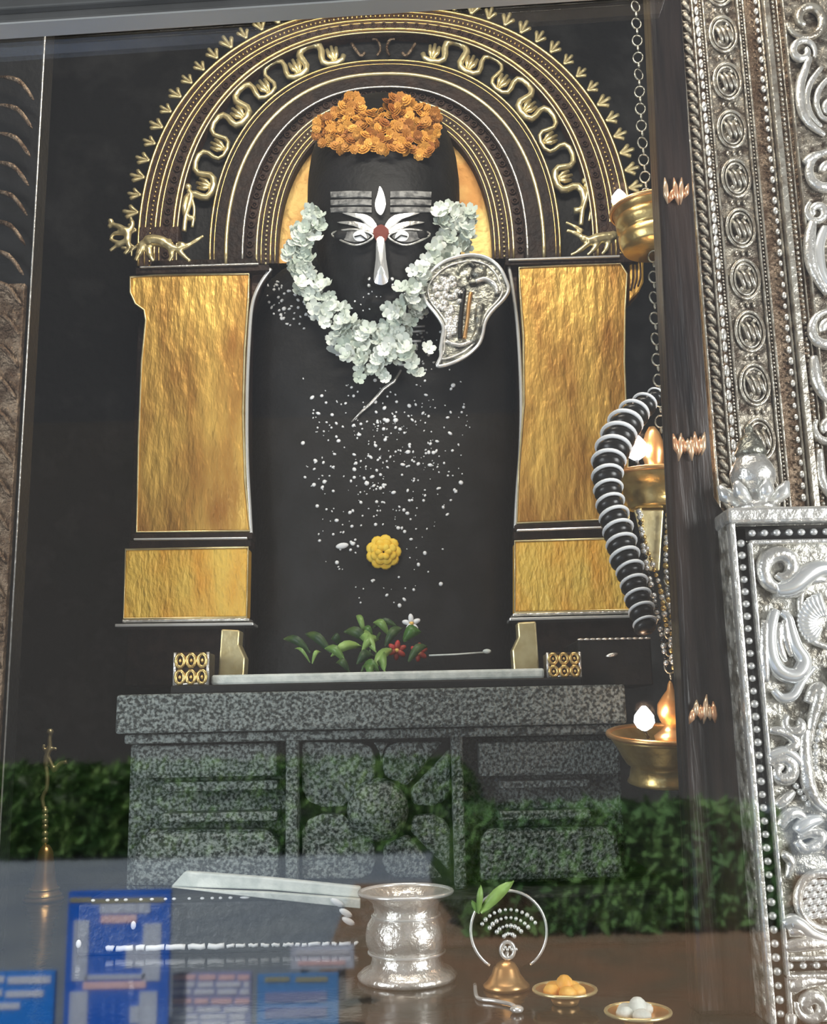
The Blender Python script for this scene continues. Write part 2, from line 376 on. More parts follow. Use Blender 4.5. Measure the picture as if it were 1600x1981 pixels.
MB().ell(P(1184, 1267, -0.453), (0.016, 0.004, 0.005), 10, 6, Euler((0, -0.2, 0)).to_matrix()).build('clasp', 'silver', bx)

# ================================================================== gilt columns
YA = 0.15
def column(lab, shaft, base, inner, abac, m1, m2, rail_x, bracket=None):
    x0 = sum(p[0] for p in shaft) / len(shaft)
    q = P(x0, base[2][1], 0.0)
    t = empty('gilt_column', Vector((q.x, 0.05, ZA)), lab, 'column', 'gilt columns flanking the idol')
    # dark timber body behind the plates, down to the altar
    xs = [p[0] for p in shaft]
    f0 = P(min(xs) + 8, 800, 0.0).x; f1 = P(max(xs) - 4, 800, 0.0).x
    MB().box((f0, 0.0, ZA), (f1, 0.2, P(x0, 520, 0.0).z)).build('timber_body', 'dark_wood', t, bevel=0.004)
    MB().box((f0, 0.135, P(x0, 520, 0.0).z), (f1, 0.3, P(x0, 506, YA).z)).build('impost_block', 'dark_wood', t, bevel=0.004)
    s_ = poly(shaft, -0.05, 0.0).build('shaft_plate', 'gold', t, bevel=0.006)
    MB().tube(pcurve(shaft, -0.05, 1, True), 0.0035, 6, closed=True).build('rim', 'pale_brass', s_)
    s_ = poly(base, -0.07, 0.0).build('base_plate', 'gold_base', t, bevel=0.006)
    MB().tube(pcurve(base, -0.07, 1, True), 0.0035, 6, closed=True).build('rim', 'pale_brass', s_)
    MB().tube(pcurve(inner, -0.045, 6), 0.0055, 8).build('inner_bead', 'bright_silver', t)
    for k, (xa, ya, xb, yb2, th, m, yf) in enumerate(m1):
        pts = [(xa, ya), (xb, yb2), (xb, yb2 + th), (xa, ya + th)]
        poly(pts, yf, 0.0).build('moulding', m, t, bevel=0.002)
    poly(abac, -0.03, 0.0).build('spandrel', 'arch_wood', t, bevel=0.003)
    if bracket:
        poly(bracket, -0.04, 0.02).build('capital_bracket', 'gold', t, bevel=0.008)
        for i in range(3):
            xa = 1224 + i * 7
            MB().tube(pcurve([(xa, 504 + i), (xa + 1, 535), (xa - 4, 562 - i * 4)], -0.04), 0.003, 6).build('flute', 'arch_wood', t)
    return t
column('gilt column by the brass cow, left of the idol',
       [(252, 536), (300, 532), (482, 530), (480, 580), (473, 680), (470, 800), (474, 930), (483, 1027), (264, 1030), (268, 850), (274, 700), (282, 620), (279, 600), (262, 588), (252, 566)],
       [(243, 1063), (480, 1059), (477, 1194), (239, 1197)],
       [(524, 520), (503, 550), (488, 590), (482, 660), (478, 760), (478, 880), (483, 980), (486, 1034)],
       [(486, 524), (526, 517), (505, 548), (490, 588), (486, 600)],
       [(256, 1033, 488, 1030, 13, 'dark_wood', -0.065), (258, 1041, 478, 1039, 4, 'bright_silver', -0.073), (250, 1046, 486, 1043, 14, 'dark_wood', -0.06),
        (236, 1199, 482, 1196, 5, 'silver', -0.08), (222, 1207, 490, 1204, 6, 'bright_silver', -0.09), (262, 518, 520, 511, 12, 'dark_wood', -0.06), (270, 515, 500, 508, 3, 'silver', -0.068)], None, None)
column('gilt column behind the hanging lamps, right of the idol',
       [(1004, 518), (1100, 513), (1200, 509), (1213, 530), (1209, 600), (1208, 700), (1214, 860), (1218, 1004), (1000, 1012), (1004, 900), (1014, 780), (1013, 650), (1006, 560)],
       [(996, 1047), (1222, 1040), (1218, 1180), (996, 1185)],
       [(984, 512), (992, 560), (1002, 640), (1008, 760), (1007, 860), (1000, 960), (997, 1022)],
       [(978, 512), (1000, 510), (1002, 600), (994, 570)],
       [(996, 1015, 1224, 1007, 12, 'dark_wood', -0.065), (1000, 1024, 1222, 1016, 4, 'bright_silver', -0.073), (994, 1029, 1224, 1021, 15, 'dark_wood', -0.06),
        (992, 1187, 1224, 1181, 5, 'silver', -0.08), (986, 1195, 1228, 1189, 6, 'bright_silver', -0.09), (978, 501, 1236, 494, 12, 'dark_wood', -0.06), (984, 500, 1200, 493, 4, 'bright_silver', -0.068)],
       None, None, [(1219, 506), (1246, 500), (1246, 545), (1238, 563), (1224, 578), (1217, 585)])

# ================================================================== arch
def arc(rx, top, n=80, t0=0.0, t1=1.0, N=2.3):
    out = []
    for i in range(n + 1):
        a = math.pi * (t0 + (t1 - t0) * i / n)
        c_, s_ = math.cos(a), math.sin(a)
        x = -rx * math.copysign(abs(c_) ** (2 / N), c_); h = (505 - top) * abs(s_) ** (2 / N)
        out.append((745 + x - 0.009 * h, 505 - h - 0.021 * x))
    return out
acen = P(745, 505, YA)
arch = empty('carved_arch', Vector((acen.x, 0.2, acen.z)), 'dark carved arch with brass mouldings, vines and flame finials over the idol', 'arch')
def ring(rx0, t0, rx1, t1, yf, yb, m, nm):
    o, i_ = arc(rx0, t0), arc(rx1, t1); b = MB(); n = len(o)
    A = [P(*p, yf) for p in o]; B = [P(*p, yf) for p in i_]
    vs = A + B + [Vector((p.x, yb, p.z)) for p in A] + [Vector((p.x, yb, p.z)) for p in B]; fs = []
    for k in range(n - 1):
        fs += [(k, n + k, n + k + 1, k + 1), (2 * n + k, 2 * n + k + 1, 3 * n + k + 1, 3 * n + k), (k, k + 1, 2 * n + k + 1, 2 * n + k), (n + k, 3 * n + k, 3 * n + k + 1, n + k + 1)]
    fs += [(0, 2 * n, 3 * n, n), (n - 1, 2 * n - 1, 4 * n - 1, 3 * n - 1)]
    b.add(vs, fs); return b.build(nm, m, arch, smooth=False)
def ridge(rx, top, r, m, y, nm='moulding', flat=1.0):
    return MB().tube([P(*p, y) for p in arc(rx, top)], r * .66, 8, flat=flat).build(nm, m, arch)
ring(480, 14, 404, 62, YA, 0.30, 'arch_wood', 'outer_band')
ring(404, 62, 338, 117, YA + 0.05, 0.30, 'black_stone', 'vine_recess')
ring(340, 116, 272, 170, YA - 0.01, 0.30, 'dark_wood', 'middle_band')
ring(272, 170, 208, 222, YA + 0.01, 0.30, 'arch_wood', 'inner_band')
ring(214, 217, 110, 290, YA + 0.05, YA + 0.07, 'halo_gold', 'halo_plate')
for rx, tp, r_, m, y in ((478, 16, .0075, 'brass', YA), (466, 24, .004, 'brass', YA), (447, 38, .006, 'brass', YA), (438, 44, .0035, 'brass', YA), (412, 56, .0075, 'brass', YA), (404, 62, .004, 'pale_brass', YA),
                         (339, 117, .0055, 'brass', YA - .01), (331, 124, .0025, 'brass', YA - .01), (308, 143, .0095, 'pale_brass', YA - .012), (276, 168, .005, 'silver', YA - .01), (270, 173, .003, 'arch_wood', YA),
                         (249, 192, .006, 'pale_brass', YA + .01), (240, 198, .003, 'brass', YA + .01), (222, 211, .005, 'brass', YA + .01), (213, 218, .004, 'brass', YA + .01)):
    ridge(rx, tp, r_, m, y)
def along(pts, step):
    out = []; acc = 0.0
    for i in range(len(pts) - 1):
        a, b = Vector((*pts[i], 0)), Vector((*pts[i + 1], 0)); L = (b - a).length
        while acc < L:
            p = a + (b - a) * (acc / L); d = (b - a).normalized(); out.append((p.x, p.y, d.x, d.y)); acc += step
        acc -= L
    return out
def beads(rx, top, step, rpx, y, m, nm='bead_row'):
    b = MB()
    for x, yy, dx, dy in along(arc(rx, top, 160), step):
        b.ell(P(x, yy, y), rpx * S(x, yy, y), 6, 4)
    b.build(nm, m, arch, kind='stuff')
beads(456, 31, 9, 2.6, YA - 0.002, 'brass'); beads(231, 205, 9, 2.8, YA + 0.008, 'pale_brass')
# circlets in the two pattern bands
cm = MB()
cm.tube([(math.cos(k / 12 * 6.283) * 0.0095, -0.002, math.sin(k / 12 * 6.283) * 0.0095) for k in range(12)], 0.0028, 6, closed=True); cm.ell((0, 0, 0), (.004, .004, .004), 6, 4)
cme = cm.mesh('circlet', 'arch_wood')
for rx, tp, st, yy in ((425, 50, 21, YA), (262, 181, 19, YA + 0.01)):
    for x, y, dx, dy in along(arc(rx, tp, 160), st): inst('circlet', cme, P(x, y, yy - 0.002), arch)
# flame finials along the outer edge: each a tuft of three prongs
fm = MB()
for ang, ln in ((-0.5, 0.034), (0.0, 0.040), (0.62, 0.03)):
    p = [(0, 0, -0.004), (math.sin(ang) * ln * .5, 0, math.cos(ang) * ln * .45), (math.sin(ang) * ln * 1.05, 0, math.cos(ang) * ln)]
    fm.tube(cr(p, 3), [.004, .0046, .005, .0055, .006, .0066, .005], 6)
fme = fm.mesh('flame_finial', 'pale_brass')
for x, y, dx, dy in along(arc(484, 9, 160), 34.5)[1:]:
    ang = math.atan2(dx, -dy) - math.pi / 2       # outward normal of the arch, image y down
    n_ = Vector((dy, 0, dx)); n_ = n_ if (n_.x * (x - 745) + n_.z * (505 - y)) > 0 else -n_
    th = math.atan2(n_.x, n_.z)
    inst('flame_finial', fme, P(x, y, YA + 0.02), arch, Euler((0, th, 0)), random.uniform(1.05, 1.35))
# vine: half waves left and right, with leaf tufts
def vine(sign):
    A = arc(371, 89, 400); n = len(A)
    i0, i1 = int(n * 0.055), int(n * 0.445)
    pts = []; leaves = []
    waves = 6.0; amp = 24
    for i in range(i0, i1, 2):
        k = i if sign < 0 else n - 1 - i
        x, y = A[k]; xa, ya = A[max(0, k - 1)]; xb, yb2 = A[min(n - 1, k + 1)]
        nx, ny = -(yb2 - ya), (xb - xa); L = math.hypot(nx, ny) or 1; nx, ny = nx / L, ny / L
        if nx * (x - 745) + ny * (y - 505) < 0: nx, ny = -nx, -ny
        t = (i - i0) / (i1 - i0); ph = t * waves * 2 * math.pi
        tx, ty = -ny, nx
        o = amp * math.sin(ph); sh = 10 * math.sin(2 * ph) * (-1 if sign < 0 else 1)
        pts.append((x + nx * o + tx * sh, y + ny * o + ty * sh))
        leaves.append((ph, x, y, nx, ny, tx, ty))
    W3 = [P(*p, YA + 0.025) for p in pts]
    rr = [0.0105 + 0.003 * math.sin(j * 0.21) for j in range(len(W3))]
    v = MB().tube(W3, rr, 8).build('vine', 'pale_brass', arch)
    done = set()
    for ph, x, y, nx, ny, tx, ty in leaves:
        for base, sg in ((1.5 * math.pi, 1), (0.5 * math.pi, -1)):
            q = int((ph - base) // (2 * math.pi)); key = (base, q)
            if key in done or abs((ph - base) % (2 * math.pi)) > 0.35 or ph < base - .1: continue
            done.add(key); b = MB(); o = -20 if sg > 0 else 8
            for f in ((-9, 26), (0, 30), (9, 26)) if sg > 0 else ((-6, -20), (5, -22)):
                s0 = (x + nx * o, y + ny * o); e0 = (s0[0] + nx * f[1] + tx * f[0], s0[1] + ny * f[1] + ty * f[0])
                b.tube([P(*s0, YA + .025), P((s0[0] + e0[0]) / 2 + tx * f[0] * .3, (s0[1] + e0[1]) / 2 + ty * f[0] * .3, YA + .018), P(*e0, YA + .025)], [.005, .008, .006], 6)
            b.build('leaf_tuft', 'pale_brass', v)
vine(-1); vine(1)
# small standing figures at the foot of each vine, and the crest at the top
for sx in (362, 1130):
    y0 = 400 if sx < 700 else 388
    b = MB(); b.tube(pcurve([(sx - 6, y0 + 48), (sx - 3, y0 + 20), (sx + 3, y0), (sx + 8, y0 - 22), (sx + 2, y0 - 32)], YA + .02), [.008] * 12 + [.009] * 12 + [.007], 8)
    b.tube(pcurve([(sx + 8, y0 - 20), (sx + 14, y0 + 6), (sx + 10, y0 + 40)], YA + .02), .005, 6)
    b.ell(P(sx + 2, y0 - 38, YA + .02), .012); b.build('foot_figure', 'pale_brass', arch)
for cx_ in (-1, 1):
    pts = [(742 + cx_ * 12, 108), (742 + cx_ * 6, 94), (742 + cx_ * 12, 78), (742 + cx_ * 22, 76)]
    MB().tube(pcurve(pts, YA + .03), .005, 6).build('crest_scroll', 'old_silver', arch)
    pts = [(742 + cx_ * 62, 84), (742 + cx_ * 54, 96), (742 + cx_ * 44, 108), (742 + cx_ * 36, 102)]
    MB().tube(pcurve(pts, YA + .03), .006, 6).build('crest_scroll', 'old_silver', arch)
# brass lintel blocks carrying the animals
for xa, ya, xb, yb2 in ((268, 438, 345, 470), (1160, 428, 1222, 452)):
    a, c = rectbox(xa, ya, xb, yb2, YA - .005, 0.3); MB().box(a, c).build('shoulder_block', 'arch_wood', arch, bevel=.003)

def figure(name, lab, chains, blobs, y, m='pale_brass', cat='figurine', vox=0.0035):
    b = MB()
    for pts, rr in chains:
        c_ = pcurve(pts, y, 5); n = len(c_)
        b.tube(c_, [rr[min(len(rr) - 1, int(i * len(rr) / n))] for i in range(n)], 8)
    for x, yy, r_ in blobs: b.ell(P(x, yy, y), r_, 10, 8)
    return b.build(name, m, remesh=vox, label=lab, cat=cat)
pxs = 0.00155
figure('brass_cow', 'small brass cow figurine walking on the column top', [
    ([(270, 478), (290, 466), (312, 468), (330, 478)], [.014, .02, .02, .016]), ([(326, 478), (345, 482), (356, 476)], [.013, .011, .009]),
    ([(275, 478), (268, 492), (262, 505)], [.011, .007]), ([(288, 480), (290, 495), (297, 506)], [.011, .007]), ([(345, 484), (356, 496), (368, 506)], [.009, .007]), ([(330, 484), (332, 496), (326, 506)], [.009, .006]),
    ([(354, 480), (372, 470), (394, 456)], [.009, .007, .005]), ([(270, 474), (256, 482), (254, 496)], [.005, .004])],
    [(352, 474, .011), (328, 466, .008), (346, 470, .006)], YA - 0.09)
figure('brass_rearing_lion', 'small brass rearing lion figurine left of the brass cow', [
    ([(216, 434), (232, 440), (246, 450), (246, 468)], [.009, .011, .013, .012]), ([(246, 452), (256, 436), (252, 420)], [.010, .008, .006]), ([(240, 452), (222, 452), (214, 460)], [.008, .006]),
    ([(246, 466), (228, 474), (212, 486)], [.010, .006]), ([(246, 468), (250, 480), (240, 492)], [.009, .006]), ([(232, 470), (218, 466), (212, 462)], [.007, .006])],
    [(214, 428, .010), (212, 438, .008), (238, 446, .013)], YA - 0.08)
figure('brass_crouching_lion', 'small brass crouching lion figurine right of the arch foot', [
    ([(1136, 468), (1156, 462), (1184, 458)], [.016, .019, .018]), ([(1128, 448), (1112, 438), (1094, 430)], [.007, .005]), ([(1140, 470), (1120, 486), (1104, 494)], [.009, .006]),
    ([(1158, 470), (1146, 486), (1136, 494)], [.009, .006]), ([(1178, 468), (1172, 484), (1164, 492)], [.009, .006]), ([(1132, 462), (1110, 450), (1096, 446)], [.008, .006])],
    [(1186, 456, .016), (1130, 462, .013)], YA - 0.09)

# ================================================================== idol
HEAD = [(178, 20, .05), (190, 60, .10), (215, 100, .16), (255, 126, .20), (300, 140, .23), (350, 147, .25), (400, 148, .26), (450, 142, .265), (500, 132, .26), (550, 120, .25), (590, 106, .235), (620, 84, .20), (640, 60, .15), (655, 30, .10)]
BODY = [(480, 90, .06), (505, 160, .08), (525, 205, .10), (550, 228, .115), (600, 246, .13), (700, 254, .14), (850, 252, .145), (1000, 248, .15), (1150, 246, .155), (1230, 248, .165), (1300, 252, .17)]
YI = 0.13
def prof_at(T, py):
    if py <= T[0][0] or py >= T[-1][0]: return None
    for a, b in zip(T, T[1:]):
        if a[0] <= py <= b[0]:
            t = (py - a[0]) / (b[0] - a[0]); t = t * t * (3 - 2 * t) if False else t
            return a[1] + (b[1] - a[1]) * t, a[2] + (b[2] - a[2]) * t
def ysurf(px, py):
    y = 0.1
    for T, e in ((HEAD, 2.2), (BODY, 3.0)):
        q = prof_at(T, py)
        if q:
            u = abs(px - 742) / q[0]
            if u < 1: y = min(y, YI - q[1] * (1 - u ** e) ** (1 / e))
    return y
ib = MB()
for T, e in ((HEAD, 2.2), (BODY, 3.0)):
    vs = []; fs = []; NU = 25; rows = []
    a, b = T[0][0], T[-1][0]; k = 40
    for i in range(k + 1):
        py = a + (b - a) * (0.0008 + 0.9984 * i / k); w_, d_ = prof_at(T, py); row = []
        for j in range(NU):
            u = -math.cos(math.pi * j / (NU - 1)); y = YI - d_ * max(0.0, 1 - abs(u) ** e) ** (1 / e)
            row.append(P(742 + w_ * u, py, y))
        for j in range(5):
            p0, p1 = row[NU - 1], row[0]; t = (j + 1) / 6; q = p0.lerp(p1, t); q.y = YI + 0.002; row.append(q)
        rows.append(row)
    n = len(rows[0]); vs = [v for r in rows for v in r]
    for i in range(k):
        for j in range(n): fs.append((i * n + j, (i + 1) * n + j, (i + 1) * n + (j + 1) % n, i * n + (j + 1) % n))
    fs.append(tuple(range(n))); fs.append(tuple(k * n + j for j in range(n - 1, -1, -1)))
    ib.add(vs, fs)
# nose, lips, ears shaped into the head
def fs_(px, py, d=0.0): return P(px, py, ysurf(px, py) - d)
def fo_(px, py, d=0.0): return P(px, py, min(ysurf(px, py), -.03) - d)
ib.tube([fs_(737, 440), fs_(737, 490, .012), fs_(737, 535, .02), fs_(737, 552, .008)], [.012, .016, .026, .018], 10)
for sx in (-1, 1):
    ib.ell(fs_(737 + sx * 22, 545, .004), .017)
    ib.ell(fs_(737 + sx * 58, 455, -.006), (.06, .02, .026))
    ib.ell(fs_(742 + sx * 140, 470, .0), (.02, .03, .07))
ib.ell(fs_(740, 585, .0), (.045, .016, .011)); ib.ell(fs_(740, 598, .0), (.035, .014, .010))
base = P(742, 1300, -0.02)
idol = empty('stone_idol', Vector((base.x, 0.1, ZA)), 'black stone idol with silver painted eyes and forehead bands in the arch', 'idol')
zmin = min(v.z for v in ib.v)
for v in ib.v:
    if v.z < zmin + .03: v.z = ZA
body = ib.build('body', 'black_stone', idol, remesh=0.009)
def patch(nm, pts, m, d=0.006, th=0.006, par=body, nsub=3, ridge=0.0015):
    # thin ornament that hugs the idol's surface
    q = cr([(a, b, 0) for a, b in pts], nsub, True); n = len(q)
    cx_, cy_ = sum(v.x for v in q) / n, sum(v.y for v in q) / n
    R1 = [fs_(v.x, v.y, d) for v in q]; R2 = [fs_((v.x + cx_) / 2, (v.y + cy_) / 2, d + ridge * .6) for v in q]; c_ = fs_(cx_, cy_, d + ridge)
    bk = [fs_(v.x, v.y, d - th) for v in q]
    vs = R1 + R2 + [c_] + bk; fs = []
    for i in range(n):
        j = (i + 1) % n
        fs += [(i, j, n + j, n + i), (n + i, n + j, 2 * n), (j, i, 2 * n + 1 + i, 2 * n + 1 + j)]
    o = MB().add(vs, fs).build(nm, m, par, smooth=False); return o
# forehead ash bands
for k, (ya, yb2) in enumerate(((370, 382), (386, 397), (401, 411))):
    for sx in (-1, 1):
        patch('ash_band', [(737 + sx * 18, ya), (737 + sx * 60, ya - 1), (737 + sx * 98, ya + 1), (737 + sx * 97, yb2), (737 + sx * 60, yb2), (737 + sx * 18, yb2)], 'ash', .005, .008, nsub=1)
patch('forehead_flame', [(735, 360), (743, 376), (746, 395), (742, 410), (736, 416), (728, 408), (726, 392), (731, 374)], 'bright_silver', .014, .014)
for sx in (-1, 1):
    m_ = lambda x: 737 + sx * (x - 737)
    patch('brow_plate', [(m_(742), 446), (m_(752), 425), (m_(772), 414), (m_(812), 412), (m_(780), 422), (m_(760), 440)], 'bright_silver', .010, .010)
    patch('brow_plate', [(m_(746), 450), (m_(762), 436), (m_(790), 428), (m_(822), 430), (m_(790), 437), (m_(764), 448)], 'silver', .010, .010)
    # eye: rim, white and pupil
    eye = [(752, 456), (772, 446), (800, 444), (832, 452), (812, 466), (786, 474), (764, 468)]
    MB().tube([fs_(m_(v.x), v.y, .020) for v in cr([(a, b, 0) for a, b in eye], 4, True)], .0032, 6, closed=True).build('eye_rim', 'silver', body)
    patch('eye_plate', [(m_(758), 457), (m_(778), 448), (m_(804), 448), (m_(824), 454), (m_(802), 466), (m_(776), 468)], 'ash', .018, .014)
    patch('eye_white', [(m_(764), 460), (m_(770), 448), (m_(782), 446), (m_(791), 454), (m_(786), 465), (m_(772), 466)], 'pure_white', .023, .014)
    MB().tube([fs_(m_(764), 464, .025), fs_(m_(776), 455, .027), fs_(m_(788), 458, .025)], .0022, 6).build('lid_line', 'bead_black', body)
    b = MB(); b.ell(fs_(m_(716), 541, .012), .008); b.ell(fs_(m_(714), 552, .010), .006)
    b.build('nose_stud', 'bright_silver', body)
patch('vermilion_mark', [(737, 434), (750, 442), (752, 452), (746, 466), (737, 470), (728, 466), (722, 452), (724, 442)], 'vermilion', .014, .012)
patch('nose_plate', [(729, 462), (743, 462), (747, 500), (752, 538), (744, 550), (731, 550), (723, 540), (727, 500)], 'bright_silver', .040, .05, ridge=.014)
patch('chest_band', [(640, 668), (700, 680), (740, 690), (742, 700), (690, 697), (636, 680)], 'cloth_white', .008, .01)
for (xa, ya, xb, yb2) in ((800, 632, 822, 631), (780, 660, 815, 660), (780, 672, 808, 668), (795, 642, 822, 640), (650, 686, 705, 698), (770, 706, 800, 706), (630, 650, 645, 672)):
    MB().tube([fs_(xa, ya, .01), fs_((xa + xb) / 2, (ya + yb2) / 2, .012), fs_(xb, yb2, .01)], .0035, 6).build('ash_stroke', 'pure_white', body)

# white grains scattered over the chest
b = MB(); cnt = 0
def grain(x, y, r):
    s_ = S(x, y, -.02)
    b.ell(fs_(x, y, .001), (r * s_ * random.uniform(.7, 1.5), .003, r * s_ * random.uniform(.8, 1.3)), 6, 4, Euler((0, random.uniform(-1, 1), 0)).to_matrix())
while cnt < 430:
    y = random.triangular(700, 1210, 840); wd = 190 - (y - 700) * .16; x = random.gauss(742, wd * .62)
    if abs(x - 742) > wd or abs(x - 742) < 40 and abs(y - 1068) < 45: continue
    grain(x, y, random.choice((1.0, 1.3, 1.6, 1.9, 2.4, 3.0, 3.8))); cnt += 1
for i in range(60): grain(random.uniform(516, 610), random.uniform(540, 640), random.choice((2.2, 2.8, 3.4)))
for i in range(30): grain(random.uniform(680, 830), random.uniform(560, 620), 1.6)
for i in range(40): grain(random.uniform(800, 870), random.uniform(640, 720), random.choice((1.8, 2.6)))
b.build('rice_grains', 'pure_white', label='scattered white rice grains clinging to the black stone chest', cat='rice', kind='stuff')
tm = MB().tube([fs_(x, y, .006) for x, y in ((776, 716), (762, 738), (742, 752), (720, 778), (700, 796), (680, 816))], [.004, .0055, .005, .0055, .004, .002], 8)
tm.build('sacred_thread', 'silver', label='thin pale thread hanging from the garland across the chest', cat='thread')
pt = MB().ell(fs_(662, 1056, .004), (.019, .006, .009), 14, 8, Euler((0, -.15, 0)).to_matrix()); pt.build('white_petal', 'pure_white', label='single white petal left of the yellow marigold', cat='petal')

# ------------------------------------------------------------------ flowers
def flower_mesh(nm, npet, r, m, cup=0.35, layers=1, width=.55, ctr=None):
    b = MB()
    for L in range(layers):
        rr = r * (1 - .28 * L)
        for i in range(npet):
            a = 2 * math.pi * (i + .5 * L) / npet; ca, sa = math.cos(a), math.sin(a)
            def pt(u, v): # u along, v across; the flower faces -y
                x, z = u * ca - v * sa, u * sa + v * ca; return (x, -.15 * r - L * .2 * r - cup * (u / rr) ** 2 * r * .6 + .2 * r * abs(v) / r, z)
            w2 = rr * width
            vs = [pt(0.08 * r, 0), pt(rr * .5, w2 * .8), pt(rr * .85, w2 * .7), pt(rr, 0), pt(rr * .85, -w2 * .7), pt(rr * .5, -w2 * .8), pt(rr * .55, 0)]
            b.add(vs, [(0, 1, 6), (1, 2, 6), (2, 3, 6), (3, 4, 6), (4, 5, 6), (5, 0, 6)])
    b.ell((0, -.2 * r, 0), (.2 * r, .16 * r, .2 * r), 6, 4)
    return b.mesh(nm, m)
jas = flower_mesh('jasmine_flower', 5, .025, 'white_petal', layers=1, width=.52, cup=.7)
g = empty('jasmine_garland', fs_(742, 700, .02), 'white jasmine garland looped around the idol\'s face and neck', 'garland')
path = cr([(612, 415, 15), (590, 450, 24), (572, 480, 26), (588, 525, 24), (615, 575, 28), (650, 625, 30), (690, 655, 34), (735, 680, 44), (765, 640, 34), (790, 590, 28), (815, 545, 24), (845, 505, 20), (878, 470, 34), (880, 430, 34), (860, 410, 16)], 9)
for v in path:
    for k in range(2 if v.y > 440 else 3):
        x, y = v.x + random.uniform(-1, 1) * v.z, v.y + random.uniform(-1, 1) * v.z * .7
        inst('jasmine_flower', jas, fo_(x, y, random.uniform(.018, .04)), g, faceq(.6), random.uniform(.75, 1.15))
for i in range(26):
    x, y = random.gauss(738, 36), random.gauss(690, 16)
    inst('jasmine_flower', jas, fo_(x, y, random.uniform(.03, .06)), g, faceq(.6), random.uniform(.8, 1.2))
for x, y in ((738, 722), (748, 732), (696, 712), (714, 716)): inst('jasmine_flower', jas, fo_(x, y, .02), g, faceq(.5), .8)
mg = flower_mesh('marigold', 8, .019, 'marigold_orange', layers=3, cup=.2, width=.42)
crown = empty('marigold_crown', fs_(735, 290, .02), 'ragged crown of orange marigolds on the idol\'s head', 'flower crown')
CP = [(606, 235), (640, 222), (660, 205), (668, 186), (694, 184), (696, 206), (712, 218), (738, 212), (746, 190), (790, 186), (800, 200), (846, 212), (850, 235), (840, 290), (815, 302), (780, 292), (700, 294), (645, 290), (612, 270)]
pts = []; tries = 0
while len(pts) < 270 and tries < 6000:
    tries += 1; x, y = random.uniform(605, 852), random.uniform(183, 304)
    if in_poly(x, y, CP) and all((x - a) ** 2 + (y - b_) ** 2 > 9.5 ** 2 for a, b_ in pts): pts.append((x, y))
for x, y in pts:
    yy = min(ysurf(min(max(x, 640), 838), max(y, 214)), -.02)
    inst('marigold', mg, P(x, y, yy - random.uniform(.008, .05)), crown, faceq(.7), random.uniform(.8, 1.15))
ym = empty('yellow_marigold', fs_(742, 1068, .01), 'single bright yellow marigold stuck on the black stone belly', 'flower')
for L, (n, r_, sc_) in enumerate(((9, 33, 1), (8, 25, .8), (6, 16, .6))):
    for i in range(n):
        a = 2 * math.pi * (i + L * .5) / n; s_ = S(742, 1068, -.02); rr = r_ * s_
        q = MB().ell((0, 0, 0), (rr * .48, .006, rr * .42), 10, 6, Euler((0, -a, 0)).to_matrix())
        c_ = fs_(742, 1068, .012 + .007 * L) + Vector((math.cos(a) * rr * .58, 0, math.sin(a) * rr * .58))
        for v in q.v: v += c_
        q.build('petal', 'marigold_yellow', ym)

# leaves and blossoms offered at the foot
def leaf_mb(p0, p1, wd, bend=.02, n=6):
    p0, p1 = Vector(p0), Vector(p1); d = p1 - p0; side = d.cross(Vector((0, -1, 0))).normalized(); b = MB(); vs = []; fs = []
    for i in range(n + 1):
        t = i / n; c_ = p0 + d * t + Vector((0, -bend * math.sin(math.pi * t), bend * .6 * math.sin(math.pi * t))); w_ = wd * math.sin(math.pi * min(1, t * .92 + .06)) ** .8
        vs += [c_ - side * w_, c_ + Vector((0, .002, -.0)) , c_ + side * w_, c_ + Vector((0, .005, 0))]
    for i in range(n):
        for j in range(4): fs.append((i * 4 + j, (i + 1) * 4 + j, (i + 1) * 4 + (j + 1) % 4, i * 4 + (j + 1) % 4))
    fs.append((3, 2, 1, 0)); fs.append((n * 4, n * 4 + 1, n * 4 + 2, n * 4 + 3))
    return b.add(vs, fs)
spr = empty('leaf_offering', P(730, 1290, -.3), 'heap of fresh green leaves at the foot of the idol', 'leaves')
def YL(y): return -.24 - (y - 1200) * .0016
for x0, y0, x1, y1, w_, m in ((700, 1250, 640, 1270, 9, 'leaf_green'), (715, 1245, 665, 1222, 10, 'leaf_dark'), (705, 1225, 690, 1190, 6, 'leaf_green'), (720, 1240, 700, 1216, 9, 'leaf_green'), (690, 1222, 728, 1262, 10, 'leaf_green'),
                              (730, 1262, 745, 1300, 10, 'leaf_green'), (745, 1250, 780, 1215, 9, 'leaf_dark'), (725, 1270, 690, 1285, 10, 'leaf_dark'), (700, 1290, 735, 1300, 9, 'leaf_green'), (760, 1255, 720, 1300, 9, 'leaf_green'),
                              (780, 1240, 815, 1222, 12, 'leaf_green'), (720, 1215, 770, 1212, 7, 'leaf_dark'), (660, 1250, 640, 1236, 8, 'leaf_dark'), (735, 1235, 700, 1260, 9, 'leaf_green'), (715, 1285, 716, 1312, 8, 'leaf_green'), (600, 1282, 570, 1255, 3, 'leaf_green'), (604, 1284, 622, 1262, 4, 'leaf_green'), (600, 1262, 548, 1236, 8, 'leaf_dark'), (640, 1262, 590, 1226, 9, 'leaf_dark'), (668, 1280, 628, 1254, 8, 'leaf_green'), (790, 1280, 828, 1250, 8, 'leaf_dark'), (752, 1228, 722, 1204, 8, 'leaf_green'), (676, 1300, 650, 1282, 7, 'leaf_dark')):
    leaf_mb(P(x0, y0, YL(y0)), P(x1, y1, YL(y1) - .02), w_ * .0014, .022).build('leaf', m, spr)
MB().tube([P(700, 1300, -.4), P(720, 1250, -.34), P(735, 1225, -.3)], .004, 6).build('stem', 'leaf_dark', spr)
